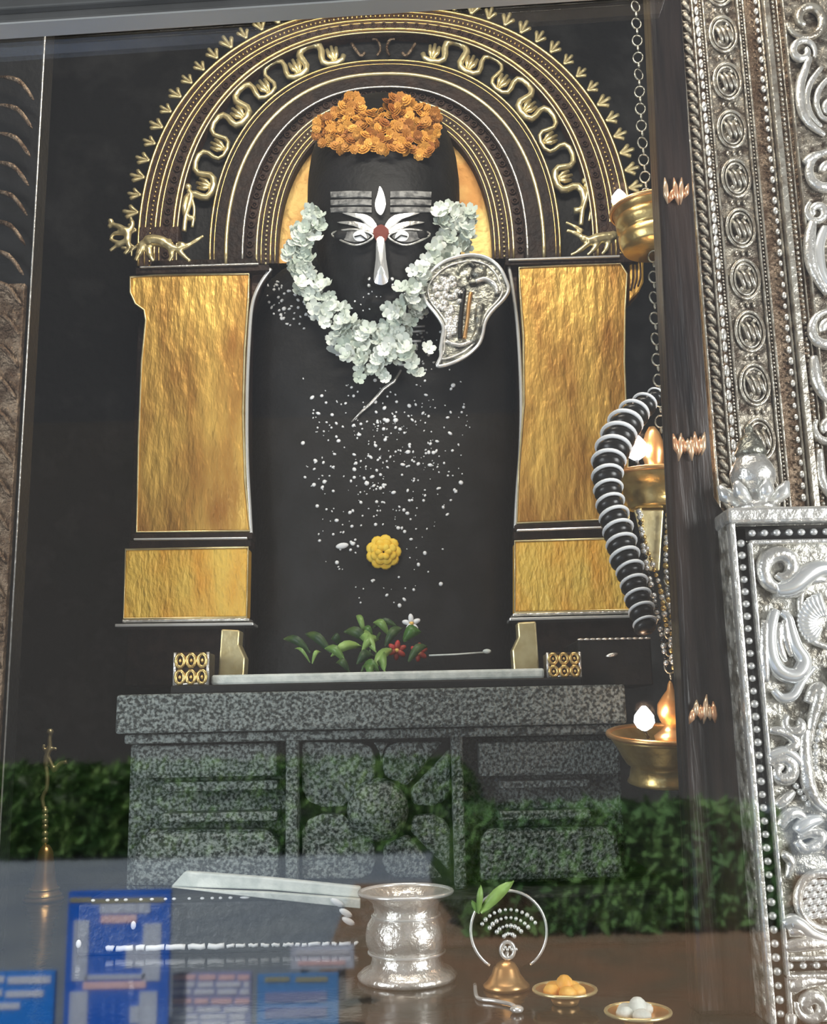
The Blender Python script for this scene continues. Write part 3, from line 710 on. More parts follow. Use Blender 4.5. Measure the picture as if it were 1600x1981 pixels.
def bloom(name, x, y, rpx, n, m, lab, yy):
    t = empty(name, P(x, y, yy), lab, 'flower')
    for i in range(n):
        a = 2 * math.pi * i / n + .4; rr = rpx * S(x, y, yy)
        q = MB().ell((rr * .55, 0, 0), (rr * .55, .006, rr * .3), 10, 6)
        rm = Euler((.0, -a, 0)).to_matrix()
        for v in q.v: v.xyz = rm @ v + P(x, y, yy) + Vector((0, -.006 * (i % 2), 0))
        q.build('petal', m, t)
    MB().ell(P(x, y, yy - .006), (.006, .006, .006)).build('centre', 'lumps', t)
bloom('red_blossom', 810, 1262, 17, 6, 'red_petal', 'small bright red blossom at the right end of the leaves', -.34)
bloom('red_blossom', 768, 1258, 18, 6, 'red_petal', 'dull red blossom in the middle of the leaves', -.33)
bloom('white_blossom', 796, 1206, 17, 5, 'pure_white', 'white blossom resting above the green leaves', -.27)
MB().tube([P(830, 1268, -.37), P(880, 1266, -.37), P(936, 1262, -.37)], .0022, 6).ell(P(942, 1260, -.37), (.011, .006, .006)).build('flower_stalk', 'cloth_white', label='thin pale flower stalk lying right of the red blossom', cat='stalk')

# ------------------------------------------------------------------ silver hood plaque
HP = [(816, 554), (829, 530), (855, 508), (885, 497), (916, 493), (945, 500), (967, 518), (979, 542), (984, 560), (975, 578), (952, 602), (939, 623), (933, 650), (924, 669), (900, 690), (870, 704), (846, 708), (853, 690), (853, 672), (855, 657), (858, 635), (852, 620), (840, 603), (823, 581)]
YH = -0.10
hood = empty('silver_hood_plaque', P(890, 705, YH), 'embossed silver plaque shaped like a flared cobra hood beside the garland', 'plaque')
poly([(v.x, v.y) for v in cr([(a, b, 0) for a, b in HP], 3, True)], YH, YH + .012).build('plate', 'hood_silver', hood, bevel=.002)
MB().tube(pcurve(HP, YH - .004, 4, True), .0055, 8, closed=True).build('rim', 'bright_silver', hood)
inn = [(900 + (x - 900) * .86, 592 + (y - 592) * .88) for x, y in HP]
MB().tube(pcurve(inn, YH - .002, 4, True), .003, 6, closed=True).build('inner_rim', 'silver', hood)
b = MB()
for i in range(40):
    a, q = random.uniform(0, 6.28), random.random() ** .5
    x, y = 864 + 30 * q * math.cos(a), 568 + 32 * q * math.sin(a); b.ell(P(x, y, YH), (.011, .010, .009), 8, 5)
for i in range(24): b.ell(P(random.uniform(864, 884), random.uniform(600, 650), YH), (.010, .009, .011), 8, 5)
b.build('scale_relief', 'silver', hood, kind='stuff')
MB().tube(pcurve([(911, 566), (907, 590), (904, 620), (898, 655)], YH - .004), .006, 8).build('serpent_body', 'copper', hood)
MB().tube(pcurve([(930, 590), (926, 615), (924, 640), (914, 662)], YH - .003), [.014] * 8 + [.011] * 12, 8).build('fold', 'hood_silver', hood)
MB().tube(pcurve([(888, 575), (898, 560), (892, 610), (890, 655)], YH - .001), .007, 8).build('groove', 'bead_black', hood)
MB().tube(pcurve([(862, 660), (890, 668), (920, 656)], YH - .002), .006, 8).build('foot_band', 'silver', hood)
b = MB(); b.ell(P(926, 528, YH), (.026, .014, .022), 12, 8); b.tube(pcurve([(886, 528), (892, 516), (908, 508), (918, 516)], YH - .004), .006, 8); b.ell(P(905, 536, YH - .006), .007); b.ell(P(934, 518, YH - .008), (.014, .008, .01)); b.ell(P(915, 548, YH - .004), (.012, .006, .006))
b.build('serpent_head', 'hood_silver', hood)
MB().tube(pcurve([(920, 545), (940, 540), (958, 552), (962, 568)], YH - .003), .008, 8).build('brow', 'silver', hood)

# ================================================================== silver door jamb with carved strips
YJ = -0.76
zj0, zj1 = 0.0, 3.3
def X5(px): return P(px, 500, YJ).x
jam = empty('silver_jamb', Vector((X5(1450), YJ + .05, 0)), 'tall silver clad door jamb with rows of medallions and beads', 'door jamb')
MB().box((X5(1350), YJ, 0.0), (X5(1760), YJ + .12, zj1)).build('backing', 'old_silver', jam, bevel=.003)
def vstrip(xa, xb, d, m, nm='rail', bev=.002):
    MB().box((X5(xa), YJ - d, 0.001), (X5(xb), YJ, zj1 - .001)).build(nm, m, jam, bevel=bev)
vstrip(1349, 1353, .012, 'jamb_silver'); vstrip(1376, 1380, .01, 'jamb_silver'); vstrip(1398, 1402, .012, 'jamb_silver'); vstrip(1468, 1472, .012, 'jamb_silver'); vstrip(1479, 1483, .012, 'jamb_silver')
vstrip(1513, 1517, .008, 'jamb_silver'); vstrip(1520, 1532, .022, 'jamb_silver'); vstrip(1550, 1553, .006, 'jamb_silver'); vstrip(1560, 1564, .014, 'jamb_silver'); vstrip(1403, 1467, .004, 'jamb_ground', 'medallion_ground')
def vbeads(px, step, r, m, nm, d=.008, ez=1.0, single=False):
    b = MB(); z = P(px, 1010, YJ).z
    me = None
    if single:
        me = MB().ell((0, 0, 0), (r * S(px, 500, YJ), r * .8 * S(px, 500, YJ), r * ez * S(px, 500, YJ)), 8, 6).mesh(nm, m)
    while z < zj1 - .02:
        if single: inst(nm, me, (X5(px) + random.uniform(-.001, .001), YJ - d, z), jam, None, random.uniform(.8, 1.15))
        else: b.ell((X5(px), YJ - d, z), (r * S(px, 500, YJ), r * S(px, 500, YJ), r * ez * S(px, 500, YJ)), 6, 4)
        z += step * S(px, 500, YJ)
    if not single: b.build(nm, m, jam, kind='stuff')
vbeads(1386, 24, 5.5, 'silver', 'oval_bead', .008, 2.0, True); vbeads(1394, 7, 2.6, 'jamb_silver', 'bead_row', .006); vbeads(1476, 8, 2.5, 'jamb_silver', 'bead_row', .006)
vbeads(1508, 22, 5, 'silver', 'round_bead', .006, 1.4, True); vbeads(1500, 14, 2.8, 'old_silver', 'bead_row', .004); vbeads(1543, 11, 4.2, 'jamb_silver', 'bead_row', .004)
# rope twists on the outermost strip
tw = MB(); q = S(1364, 500, YJ)
tw.tube([(-9 * q, -.002, 8 * q), (-3 * q, -.008, 9 * q), (5 * q, -.008, -2 * q), (9 * q, -.002, -9 * q)], [.003, .006, .006, .003], 6); tw.tube([(-8 * q, -.002, -6 * q), (0, -.006, -11 * q), (7 * q, -.002, -12 * q)], [.002, .005, .002], 6)
twm = tw.mesh('twist', 'jamb_ground'); z = P(1364, 1010, YJ).z
while z < zj1 - .03: inst('twist', twm, (X5(1364), YJ, z), jam); z += 26 * q
# medallions
q = S(1436, 500, YJ)
md = MB()
ov = lambda rx, rz, k, n: (math.cos(k / n * 6.283) * rx * q, -.006, math.sin(k / n * 6.283) * rz * q)
md.tube([ov(27, 40, k, 24) for k in range(24)], 3.2 * q, 6, closed=True); md.tube([ov(20, 32, k, 20) for k in range(20)], 2.2 * q, 6, closed=True)
for dx in (-10, 0, 10): md.tube([((dx - 6) * q, -.006, 18 * q), ((dx - 1) * q, -.014, 4 * q), ((dx + 5) * q, -.012, -14 * q), ((dx + 7) * q, -.006, -20 * q)], [2.5 * q, 4 * q, 4.2 * q, 2 * q], 6)
md.ell((-9 * q, -.008, -20 * q), 4.5 * q, 6, 5); md.ell((9 * q, -.008, 20 * q), 4 * q, 6, 5)
for dx in (-12, 0, 12): md.ell((dx * q, -.006, 53 * q), (3.5 * q, 4 * q, 6 * q), 6, 5)
mdm = md.mesh('medallion', 'jamb_silver'); z = P(1436, 960, YJ).z
while z < zj1 - .1: inst('medallion', mdm, (X5(1436), YJ - .002, z), jam); z += 106 * q
# scroll panel right of the rails
MB().box((X5(1566), YJ - .004, 0.002), (X5(1758), YJ, zj1 - .002)).build('scroll_ground', 'jamb_ground', jam, bevel=.001)
def scrollwork(par, items, y, m='silver'):
    for pts, r_, *mm in items:
        c_ = pcurve(pts, y, 5); n = len(c_)
        MB().tube(c_, [r_ * (0.45 + .55 * math.sin(math.pi * min(1, .12 + .88 * i / (n - 1)))) for i in range(n)], 8).build('scroll', mm[0] if mm else m, par)
scrollwork(jam, [
    (spiral(1562, 38, 12, 40, 2.0, 1.15), .012, 'jamb_silver'), (spiral(1552, 100, 8, 26, -.8, 1.2), .010), ([(1566, 112), (1556, 140), (1548, 168), (1550, 210), (1566, 240), (1596, 262)], .012),
    ([(1590, 130), (1568, 160), (1560, 190), (1568, 222), (1590, 246)], .009), ([(1604, 150), (1584, 175), (1580, 205), (1594, 232)], .008), (spiral(1608, 210, 6, 26, 1.2, 1.3), .010),
    (spiral(1600, 335, 10, 42, 3.4, 1.25), .014), ([(1556, 316), (1572, 304), (1596, 296)], .012), (spiral(1580, 410, 7, 22, 2.2, 1.3), .010), ([(1572, 430), (1566, 470), (1572, 520), (1600, 570)], .015),
    ([(1596, 440), (1584, 480), (1590, 530), (1612, 560)], .014, 'bright_silver'), (spiral(1602, 640, 10, 38, 3.0, 1.3), .014), ([(1574, 690), (1580, 740), (1604, 780)], .014), (spiral(1604, 830, 8, 30, 2.5, 1.2), .012), ([(1585, 870), (1590, 930), (1615, 970)], .012),
    (spiral(1680, 120, 10, 40, 1.0, 1.3), .014), (spiral(1690, 420, 10, 40, 1.0, 1.3), .014), (spiral(1690, 760, 10, 40, 1.0, 1.3), .014)], YJ - .012)

# ------------------------------------------------------------------ dark wooden post
pp = poly([(1256, -60), (1316, -60), (1350, 500), (1384, 960), (1404, 992), (1474, 2080), (1359, 2080)], -1.18, -1.11)
for v in pp.v: v.z = max(v.z, 0.0005)
structure('trim_3', pp, 'old_post', bevel=0.008, label='dark lacquered wooden door post with rough grain')

# ================================================================== silver throne side with peacock scrolls
YT = -1.23
zt1 = P(1500, 988, YT).z
def XT(px, py=1500): return P(px, py, YT).x
thr = empty('silver_throne', Vector((XT(1540), YT + .06, 0)), 'embossed silver throne side with studded border and peacock scrolls', 'throne')
xl = XT(1444)
def XO(d): return xl + d * S(1470, 1500, YT)
MB().box((xl, YT, 0), (xl + .55, YT + .12, zt1)).build('panel', 'silver_ground', thr, bevel=.004)
def zat(py): return P(1520, py, YT).z
MB().box((XO(0), YT - .02, 0.001), (XO(13), YT, zt1)).build('border_rail', 'silver', thr, bevel=.004)
MB().box((XO(14), YT - .003, 0.001), (XO(37), YT, zat(1022))).build('stud_channel', 'bead_black', thr)
MB().box((XO(38), YT - .018, 0.001), (XO(45), YT, zat(1046))).build('border_rail', 'silver', thr, bevel=.003)
MB().box((xl - .004, YT - .03, zat(1016)), (xl + .55, YT + .12, zt1 + .002)).build('cap_rail', 'silver', thr, bevel=.006)
MB().box((XO(14), YT - .003, zat(1045)), (xl + .55, YT, zat(1017))).build('stud_channel', 'bead_black', thr)
MB().box((XO(38), YT - .018, zat(1055)), (xl + .55, YT, zat(1046))).build('border_rail', 'silver', thr, bevel=.003)
MB().box((XO(46), YT - .018, zat(1856)), (xl + .55, YT, zat(1846))).build('border_rail', 'silver', thr, bevel=.003)
MB().box((XO(46), YT - .003, zat(1878)), (xl + .55, YT, zat(1857))).build('stud_channel', 'bead_black', thr)
MB().box((XO(38), YT - .02, zat(1892)), (xl + .55, YT, zat(1880))).build('border_rail', 'silver', thr, bevel=.003)
q = S(1470, 1500, YT)
st = MB().ell((0, 0, 0), (8.5 * q, 7 * q, 7.5 * q), 10, 6).mesh('stud', 'bright_silver')
z = zat(1960)
while z < zat(1050): inst('stud', st, (XO(26), YT - .004, z), thr, None, random.uniform(.9, 1.08)); z += 24.5 * q
x = XO(50)
while x < xl + .53:
    inst('stud', st, (x, YT - .004, zat(1031)), thr, None, .95); inst('stud', st, (x, YT - .004, zat(1867)), thr, None, .9); x += 25 * q
scrollwork(thr, [
    (spiral(1510, 1100, 40, 14, 1.3, 1.15), .015), ([(1500, 1142), (1530, 1136), (1560, 1112), (1590, 1100), (1630, 1108)], .019, 'bright_silver'), ([(1520, 1128), (1554, 1122), (1600, 1122)], .010),
    ([(1514, 1150), (1540, 1142), (1556, 1130)], .012), ([(1500, 1180), (1490, 1220), (1492, 1268), (1510, 1300), (1540, 1306), (1556, 1280), (1540, 1252), (1530, 1220), (1524, 1195), (1510, 1184)], .014, 'bright_silver'),
    ([(1508, 1205), (1506, 1245), (1520, 1280)], .009), ([(1518, 1200), (1520, 1235), (1532, 1270)], .009), ([(1496, 1334), (1512, 1350), (1534, 1346), (1552, 1318), (1576, 1290)], .009, 'bright_silver'),
    ([(1480, 1200), (1478, 1260), (1482, 1320)], .011), ([(1562, 1360), (1574, 1335), (1586, 1332), (1582, 1356), (1570, 1400), (1566, 1440)], .012), (spiral(1538, 1402, 8, 22, -1.0, .8), .011), ([(1558, 1410), (1556, 1450), (1562, 1510), (1580, 1550), (1604, 1570)], .013),
    ([(1488, 1412), (1520, 1418), (1540, 1440), (1500, 1462), (1488, 1456)], .010), (spiral(1514, 1492, 26, 7, 3.6, 1.2), .012), ([(1486, 1462), (1520, 1454), (1548, 1476), (1560, 1500)], .010, 'bright_silver'),
    ([(1500, 1560), (1520, 1545), (1536, 1530)], .010), ([(1508, 1600), (1520, 1580), (1540, 1572), (1560, 1586)], .011), ([(1540, 1610), (1560, 1592), (1590, 1584)], .013, 'bright_silver'), ([(1540, 1626), (1556, 1642), (1580, 1634), (1592, 1616), (1566, 1612), (1544, 1622)], .011),
    ([(1512, 1650), (1530, 1668), (1522, 1700)], .009), ([(1516, 1790), (1530, 1782), (1548, 1790), (1570, 1806), (1604, 1818)], .013, 'bright_silver'), ([(1524, 1804), (1544, 1800), (1560, 1812)], .011), ([(1518, 1832), (1560, 1826), (1610, 1826)], .012),
    ([(1530, 1916), (1550, 1900), (1600, 1896)], .012), (spiral(1570, 1945, 8, 30, 1.5, 1.3), .012), ([(1532, 1960), (1528, 1990)], .010), (spiral(1660, 1300, 10, 50, 1.5, 1.3), .016), (spiral(1660, 1600, 10, 50, 1.5, 1.3), .016)], YT - .012)
# feathered wing: curved barbs, and two beaded curves
for i in range(13):
    t = i / 12; a = math.pi * (1.25 - .62 * t) ; cx_, cy_ = 1608, 1188
    o0 = (cx_ + 66 * math.cos(a) * 1.0, cy_ - 66 * math.sin(a) * 1.1 + t * 26); i0 = (cx_ + 28 * math.cos(a), cy_ - 28 * math.sin(a) + t * 24 + 6)
    MB().tube(pcurve([o0, ((o0[0] + i0[0]) / 2, (o0[1] + i0[1]) / 2 + 5), i0], YT - .008), [.005, .006, .007, .007, .007, .008, .008, .008, .007, .006, .005, .005, .004], 6).build('wing_feather', 'bright_silver', thr)
MB().tube(pcurve([(1560, 1106 + 20), (1548, 1160), (1552, 1200), (1566, 1236), (1600, 1252)], YT - .006), .006, 6).build('wing_edge', 'silver', thr)
sm = MB().ell((0, 0, 0), .0058, 8, 6).mesh('pearl', 'bright_silver')
for x, y, dx, dy in along([(1602, 1380), (1584, 1410), (1576, 1450), (1578, 1500)], 14) + along([(1540, 1520), (1556, 1545), (1570, 1562)], 14) + along([(1496, 1072), (1540, 1070)], 15):
    inst('pearl', sm, P(x, y, YT - .008), thr)
c = P(1590, 1742, YT - .002); rr = 50 * S(1590, 1742, YT)
MB().tube([c + Vector((rr * math.cos(k / 28 * 6.283), -.008, rr * 1.05 * math.sin(k / 28 * 6.283))) for k in range(28)], .008, 8, closed=True).build('rosette_rim', 'silver', thr)
for i in range(6):
    for j in range(5):
        x, y = 1552 + j * 17 + (i % 2) * 8, 1706 + i * 13
        if (x - 1590) ** 2 + (y - 1742) ** 2 < 44 ** 2:
            MB().ell(P(x, y, YT - .006), (.012, .008, .005), 8, 5, Euler((0, -.3, 0)).to_matrix()).build('rosette_scale', 'bright_silver', thr)
# silver finial standing on the throne cap
fx = P(1458, 940, YT + .03); ft = empty('silver_finial', Vector((fx.x, YT + .03, zt1 + .002)), 'polished silver pot shaped finial on the throne corner', 'finial')
sf = S(1458, 920, YT + .03)
def zf(py): return P(1458, py, YT + .03).z
zb = zt1 + .002; k_ = (zf(822) - zb) / (zf(822) - zf(985))
hz = lambda py: zb + (zf(py) - zf(985)) * k_
MB().lathe(fx, [(hz(985), 46 * sf), (hz(972), 44 * sf), (hz(964), 30 * sf), (hz(956), 24 * sf), (hz(944), 26 * sf), (hz(934), 38 * sf), (hz(922), 43 * sf), (hz(910), 43 * sf), (hz(898), 38 * sf), (hz(888), 31 * sf), (hz(880), 27 * sf)], 32).build('pot', 'silver', ft)
MB().lathe(fx, [(hz(881), 28 * sf), (hz(874), 31 * sf), (hz(866), 26 * sf), (hz(852), 22 * sf), (hz(842), 14 * sf), (hz(836), 8 * sf), (hz(830), 9 * sf), (hz(824), 7 * sf), (hz(820), 2 * sf)], 28).build('lid', 'hood_silver', ft)
for i in range(7):
    a = i / 7 * 6.283 + .4
    MB().tube([fx + Vector((math.cos(a) * 30 * sf, math.sin(a) * 30 * sf, hz(968) - fx.z)), fx + Vector((math.cos(a) * 56 * sf, math.sin(a) * 40 * sf, hz(950) - fx.z)), fx + Vector((math.cos(a) * 66 * sf, math.sin(a) * 44 * sf, hz(932) - fx.z))], [.008, .014, .005], 8).build('leaf_collar', 'bright_silver', ft)

# ================================================================== hanging lamps
YLMP = -0.665
def lamp(lab, cx, rim_py, rpx, prof, flame, fr, finial=None, group='brass lamps hanging in front of the post', chain=None):
    o = P(cx, rim_py, YLMP); s_ = S(cx, rim_py, YLMP)
    t = empty('hanging_lamp', o, lab, 'lamp', group)
    z = lambda py: P(cx, py, YLMP).z
    MB().lathe(o, [(z(py), r_ * s_) for py, r_ in prof], 40).build('dish', 'brass', t)
    MB().tube([o + Vector((rpx * s_ * math.cos(k / 40 * 6.283), rpx * s_ * math.sin(k / 40 * 6.283), 0)) for k in range(40)], .006, 8, closed=True).build('rim', 'copper', t)
    fx_ = P(flame[0], flame[1], YLMP - .03)
    f = MB().lathe(fx_, [(fx_.z + h * fr * s_, r_ * fr * s_) for h, r_ in ((-1.1, .25), (-.8, .7), (-.3, 1.0), (.3, .92), (.8, .55), (1.2, .2))], 16).build('flame', 'flame', t)
    MB().tube([fx_ + Vector((0, 0, -1.1 * fr * s_)), Vector((fx_.x + .01, fx_.y + .01, o.z - .004))], .004, 6).build('wick', 'bead_black', t)
    light('flame_light', 'POINT', fx_ + Vector((0, -.03, .01)), .9, (1.0, .62, .38), .02)
    if finial:
        fp, fprof = finial; MB().lathe(P(fp, rim_py, YLMP), [(P(fp, py, YLMP).z, r_ * s_) for py, r_ in fprof], 24).build('knob', 'copper', t)
    return t
L1 = lamp('upper brass hanging lamp beside the top of the gilt column', 1262, 408, 78, [(482, 60), (478, 62), (470, 66), (456, 68), (452, 60), (446, 62), (440, 70), (424, 72), (420, 66), (410, 78), (407, 78), (409, 66), (416, 40)], (1198, 384), 15)
L2 = lamp('middle brass hanging lamp behind the striped garland', 1262, 924, 92, [(986, 40), (982, 52), (972, 50), (962, 58), (950, 60), (944, 78), (928, 88), (923, 92), (925, 84), (934, 50)], (1230, 866), 22, (1268, [(926, 30), (916, 26), (904, 16), (890, 20), (876, 24), (856, 20), (838, 14), (826, 6)]))
L3 = lamp('lowest brass hanging lamp with a wide dish and bright flame', 1282, 1420, 104, [(1518, 62), (1514, 70), (1506, 66), (1484, 62), (1478, 70), (1466, 78), (1446, 88), (1432, 98), (1420, 104), (1421, 98), (1436, 70), (1440, 20)], (1245, 1386), 20, (1300, [(1440, 30), (1424, 34), (1414, 22), (1404, 14), (1394, 22), (1380, 27), (1362, 26), (1346, 16), (1334, 7), (1322, 5), (1316, 2)]))
L3.rotation_euler = (R(9), 0, 0)
MB().prism([P(x, y, YLMP - .02) for x, y in ((1226, 986), (1284, 986), (1276, 1105), (1256, 1105))], [P(x, y, YLMP + .0) for x, y in ((1226, 986), (1284, 986), (1276, 1105), (1256, 1105))]).build('pendant', 'pale_brass', L2, bevel=.003)
lk = MB().tube([(math.cos(k / 14 * 6.283) * .0135, 0, math.sin(k / 14 * 6.283) * .0165) for k in range(14)], .0024, 6, closed=True)
lk.ell((0, 0, -.024), (.004, .004, .009), 6, 5); lkm = lk.mesh('chain_link', 'hood_silver')
def chain(par, pts, step):
    for i, (x, y, dx, dy) in enumerate(along(pts, step)): inst('chain_link', lkm, P(x, y, YLMP), par, Euler((0, math.atan2(dx, dy) * -1, random.uniform(-.4, .4))), .9)
chain(L1, [(1228, -20), (1232, 60), (1236, 150), (1240, 230), (1246, 320), (1252, 400)], 33)
chain(L2, [(1264, 496), (1266, 600), (1270, 680), (1276, 760), (1278, 826)], 40)
chain(L3, [(1284, 1124), (1286, 1200), (1292, 1300)], 33)
# striped rope garland
rp = cr([(1268, 762, 14), (1246, 780, 22), (1218, 806, 30), (1200, 836, 32), (1186, 868, 32), (1176, 900, 30), (1176, 935, 27), (1180, 970, 26), (1190, 1005, 28), (1200, 1040, 28), (1208, 1075, 28), (1220, 1105, 26), (1230, 1140, 25), (1240, 1175, 24), (1248, 1205, 22), (1252, 1225, 16)], 8)
ga = empty('striped_garland', P(1252, 1225, YLMP - .1), 'black and white banded rope garland looped over the middle lamp', 'garland')
YG = YLMP - .11
nb = along([(v.x, v.y) for v in rp], 27)
bd = MB().ell((0, 0, 0), (1.02, 1.02, .62), 16, 8).mesh('black_bead', 'bead_black')
wr = MB().tube([(math.cos(k / 24 * 6.283), math.sin(k / 24 * 6.283), 0) for k in range(24)], .13, 8, closed=True).mesh('white_band', 'pure_white')
for i, (x, y, dx, dy) in enumerate(nb):
    wv = min(rp, key=lambda v: (v.x - x) ** 2 + (v.y - y) ** 2).z; s_ = S(x, y, YG)
    th = math.atan2(dx, dy); th = max(-.7, min(.7, th)) * .7
    rt = Euler((R(-28), -th, 0))
    inst('black_bead', bd, P(x, y + 8, YG), ga, rt, wv * s_)
    inst('white_band', wr, P(x, y, YG), ga, rt, (wv * s_ * 1.0, wv * s_ * 1.0, wv * s_ * 1.0))
MB().tube([P(v.x, v.y, YG) for v in rp], .012, 6).build('core_cord', 'bead_black', ga)
# bead strings
bsm = {'w': MB().ell((0, 0, 0), 1, 8, 6).mesh('bead', 'bright_silver'), 'g': MB().ell((0, 0, 0), 1, 8, 6).mesh('bead', 'brass'), 'k': MB().ell((0, 0, 0), 1, 8, 6).mesh('bead', 'bead_black')}
for lab, pts, pat, yy in (('white and black bead string hanging next to the striped garland', [(1236, 990), (1242, 1040), (1250, 1090), (1262, 1140), (1272, 1190), (1282, 1240), (1290, 1290)], 'wwk', YLMP - .07),
                          ('gilt bead string hanging in front of the lamp pendant', [(1238, 985), (1246, 1040), (1262, 1090), (1278, 1140), (1286, 1190), (1292, 1230)], 'gwg', YLMP - .05),
                          ('white and gilt bead string hanging along the wooden post', [(1294, 985), (1290, 1040), (1288, 1090), (1292, 1150), (1300, 1200), (1298, 1250), (1304, 1300)], 'wgw', YLMP - .045)):
    t = empty('bead_string', P(*pts[-1], yy), lab, 'beads', 'bead strings below the middle lamp')
    MB().tube(pcurve(pts, yy), .0016, 6).build('cord', 'bead_black', t)
    for i, (x, y, dx, dy) in enumerate(along([(v.x, v.y) for v in cr([(a, b_, 0) for a, b_ in pts], 6)], 11)):
        inst('bead', bsm[pat[i % 3]], P(x, y, yy), t, None, random.uniform(4.2, 6.2) * S(x, y, yy))

# made-up leaf shapes on the post, imitating glints of the lamp flames
for lab, cx_, cy_, n_, sp in (('cluster of added shapes imitating flame glints beside the upper lamp', 1308, 376, 5, 24), ('largest cluster of added shapes imitating flame glints beside the middle lamp', 1334, 862, 8, 30), ('cluster of added shapes imitating flame glints beside the lowest lamp', 1360, 1376, 6, 26)):
    t = empty('flame_glint_cluster', P(cx_, cy_ + 36, -1.185), lab, 'imitated glint', 'imitated flame glints on the post')
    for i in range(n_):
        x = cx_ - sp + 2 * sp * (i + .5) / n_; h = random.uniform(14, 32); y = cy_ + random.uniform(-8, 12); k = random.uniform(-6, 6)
        MB().tube([P(x - k, y + h, -1.184), P(x, y + h * .3, -1.192), P(x + k * .4, y - h * .4, -1.19), P(x + k, y - h, -1.184)], [.001, .0056, .0045, .001], 8).build('leaf', 'flame_glint', t)  # each added shape stands for one streak of glint

# ================================================================== things on the floor
# tall brass bell on the left
fp = floor_pt(84, 1742); yb_ = fp.y; sb = S(84, 1742, yb_)
bell = empty('standing_bell', fp, 'tall brass hand bell with a twisted figure handle at far left', 'bell')
zz = lambda py: max(0, P(84, py, yb_).z)
MB().lathe(fp, [(0.0005, 36 * sb), (zz(1738), 38 * sb), (zz(1732), 31 * sb), (zz(1724), 29 * sb), (zz(1718), 25 * sb), (zz(1700), 21 * sb), (zz(1670), 17 * sb), (zz(1648), 14 * sb), (zz(1640), 10 * sb), (zz(1634), 5 * sb)], 32).build('bell_body', 'copper', bell)
for py, r_ in ((1732, 32), (1720, 27)): MB().tube([fp + Vector((math.cos(k / 32 * 6.283) * r_ * sb, math.sin(k / 32 * 6.283) * r_ * sb, zz(py))) for k in range(32)], .004, 6, closed=True).build('ring', 'brass', bell)
b = MB()
for py in (1626, 1614, 1600, 1590, 1580, 1570): b.ell(P(87, py, yb_), (.010, .010, .012), 10, 6)
b.tube([P(86, 1640, yb_), P(87, 1560, yb_)], .006, 8); b.build('neck', 'pale_brass', bell)
b = MB()
b.tube(pcurve([(85, 1565), (82, 1545), (90, 1525), (91, 1500), (88, 1480)], yb_), [.007] * 25, 8)
b.tube(pcurve([(88, 1480), (90, 1465), (96, 1445), (96, 1430), (98, 1412)], yb_), [.009] * 10 + [.007] * 11, 8)
b.tube(pcurve([(92, 1462), (100, 1480), (106, 1494)], yb_), .007, 8); b.tube(pcurve([(106, 1492), (116, 1478), (130, 1474)], yb_), .007, 8); b.tube(pcurve([(92, 1456), (84, 1448), (86, 1440)], yb_), .005, 8); b.tube(pcurve([(94, 1452), (104, 1448), (110, 1450)], yb_), .005, 8)
b.ell(P(97, 1416, yb_), .011); b.build('handle_figure', 'pale_brass', bell, remesh=.003)

# silver pot
fp = floor_pt(788, 1893); yy = fp.y; s_ = S(788, 1893, yy)
pot = empty('silver_pot', fp, 'wide rimmed silver water pot standing before the flower panel', 'pot')
zz = lambda py, k=0: max(0.0005, P(788, py, yy).z)
MB().lathe(fp, [(0.0005, 94 * s_), (.008, 97 * s_), (.016, 88 * s_), (zz(1868), 72 * s_), (zz(1855), 68 * s_), (zz(1840), 68 * s_)], 48).build('foot', 'silver', pot)
MB().lathe(fp, [(zz(1842), 66 * s_), (zz(1836), 74 * s_), (zz(1822), 79 * s_), (zz(1804), 80 * s_), (zz(1786), 76 * s_), (zz(1770), 66 * s_), (zz(1760), 62 * s_), (zz(1745), 66 * s_), (zz(1732), 80 * s_), (zz(1726), 91 * s_), (zz(1724), 92 * s_), (zz(1726), 84 * s_), (zz(1740), 68 * s_), (zz(1760), 58 * s_), (zz(1800), 66 * s_), (zz(1830), 50 * s_)], 48).build('vessel', 'silver', pot)
MB().tube([fp + Vector((math.cos(k / 48 * 6.283) * 91 * s_, math.sin(k / 48 * 6.283) * 91 * s_, zz(1725))) for k in range(48)], 4 * s_, 8, closed=True).build('rim', 'bright_silver', pot)
for py, r_ in ((1840, 74), (1770, 66)): MB().tube([fp + Vector((math.cos(k / 48 * 6.283) * r_ * s_, math.sin(k / 48 * 6.283) * r_ * s_, zz(py))) for k in range(48)], 2.6 * s_, 8, closed=True).build('band', 'bright_silver', pot)

# prayer bell with pierced disc handle
fp = floor_pt(980, 1912); yy = fp.y; s_ = S(980, 1912, yy)
hb = empty('disc_handled_bell', fp, 'copper bell with a round pearl dotted disc handle', 'bell')
zz = lambda py: P(980, py, yy).z
MB().lathe(fp, [(0.0005, 44 * s_), (.006, 45 * s_), (zz(1898), 38 * s_), (zz(1884), 28 * s_), (zz(1872), 24 * s_), (zz(1862), 18 * s_), (zz(1856), 8 * s_)], 32).build('bell_body', 'copper', hb)
dc = P(984, 1800, yy); rd = 74 * s_
MB().prism([dc + Vector((math.cos(k / 40 * 6.283) * rd * .96, -.004, math.sin(k / 40 * 6.283) * rd * .96)) for k in range(40)], [dc + Vector((math.cos(k / 40 * 6.283) * rd * .96, .006, math.sin(k / 40 * 6.283) * rd * .96)) for k in range(40)]).build('disc', 'dark_wood', hb, bevel=.002)
MB().tube([dc + Vector((math.cos(a) * rd, -.002, math.sin(a) * rd)) for a in [R(-58 + k * 296 / 40) for k in range(41)]], 3 * s_, 8).build('disc_rim', 'bright_silver', hb)
pm = MB().ell((0, 0, 0), 4.2 * s_, 8, 6).mesh('pearl', 'bright_silver')
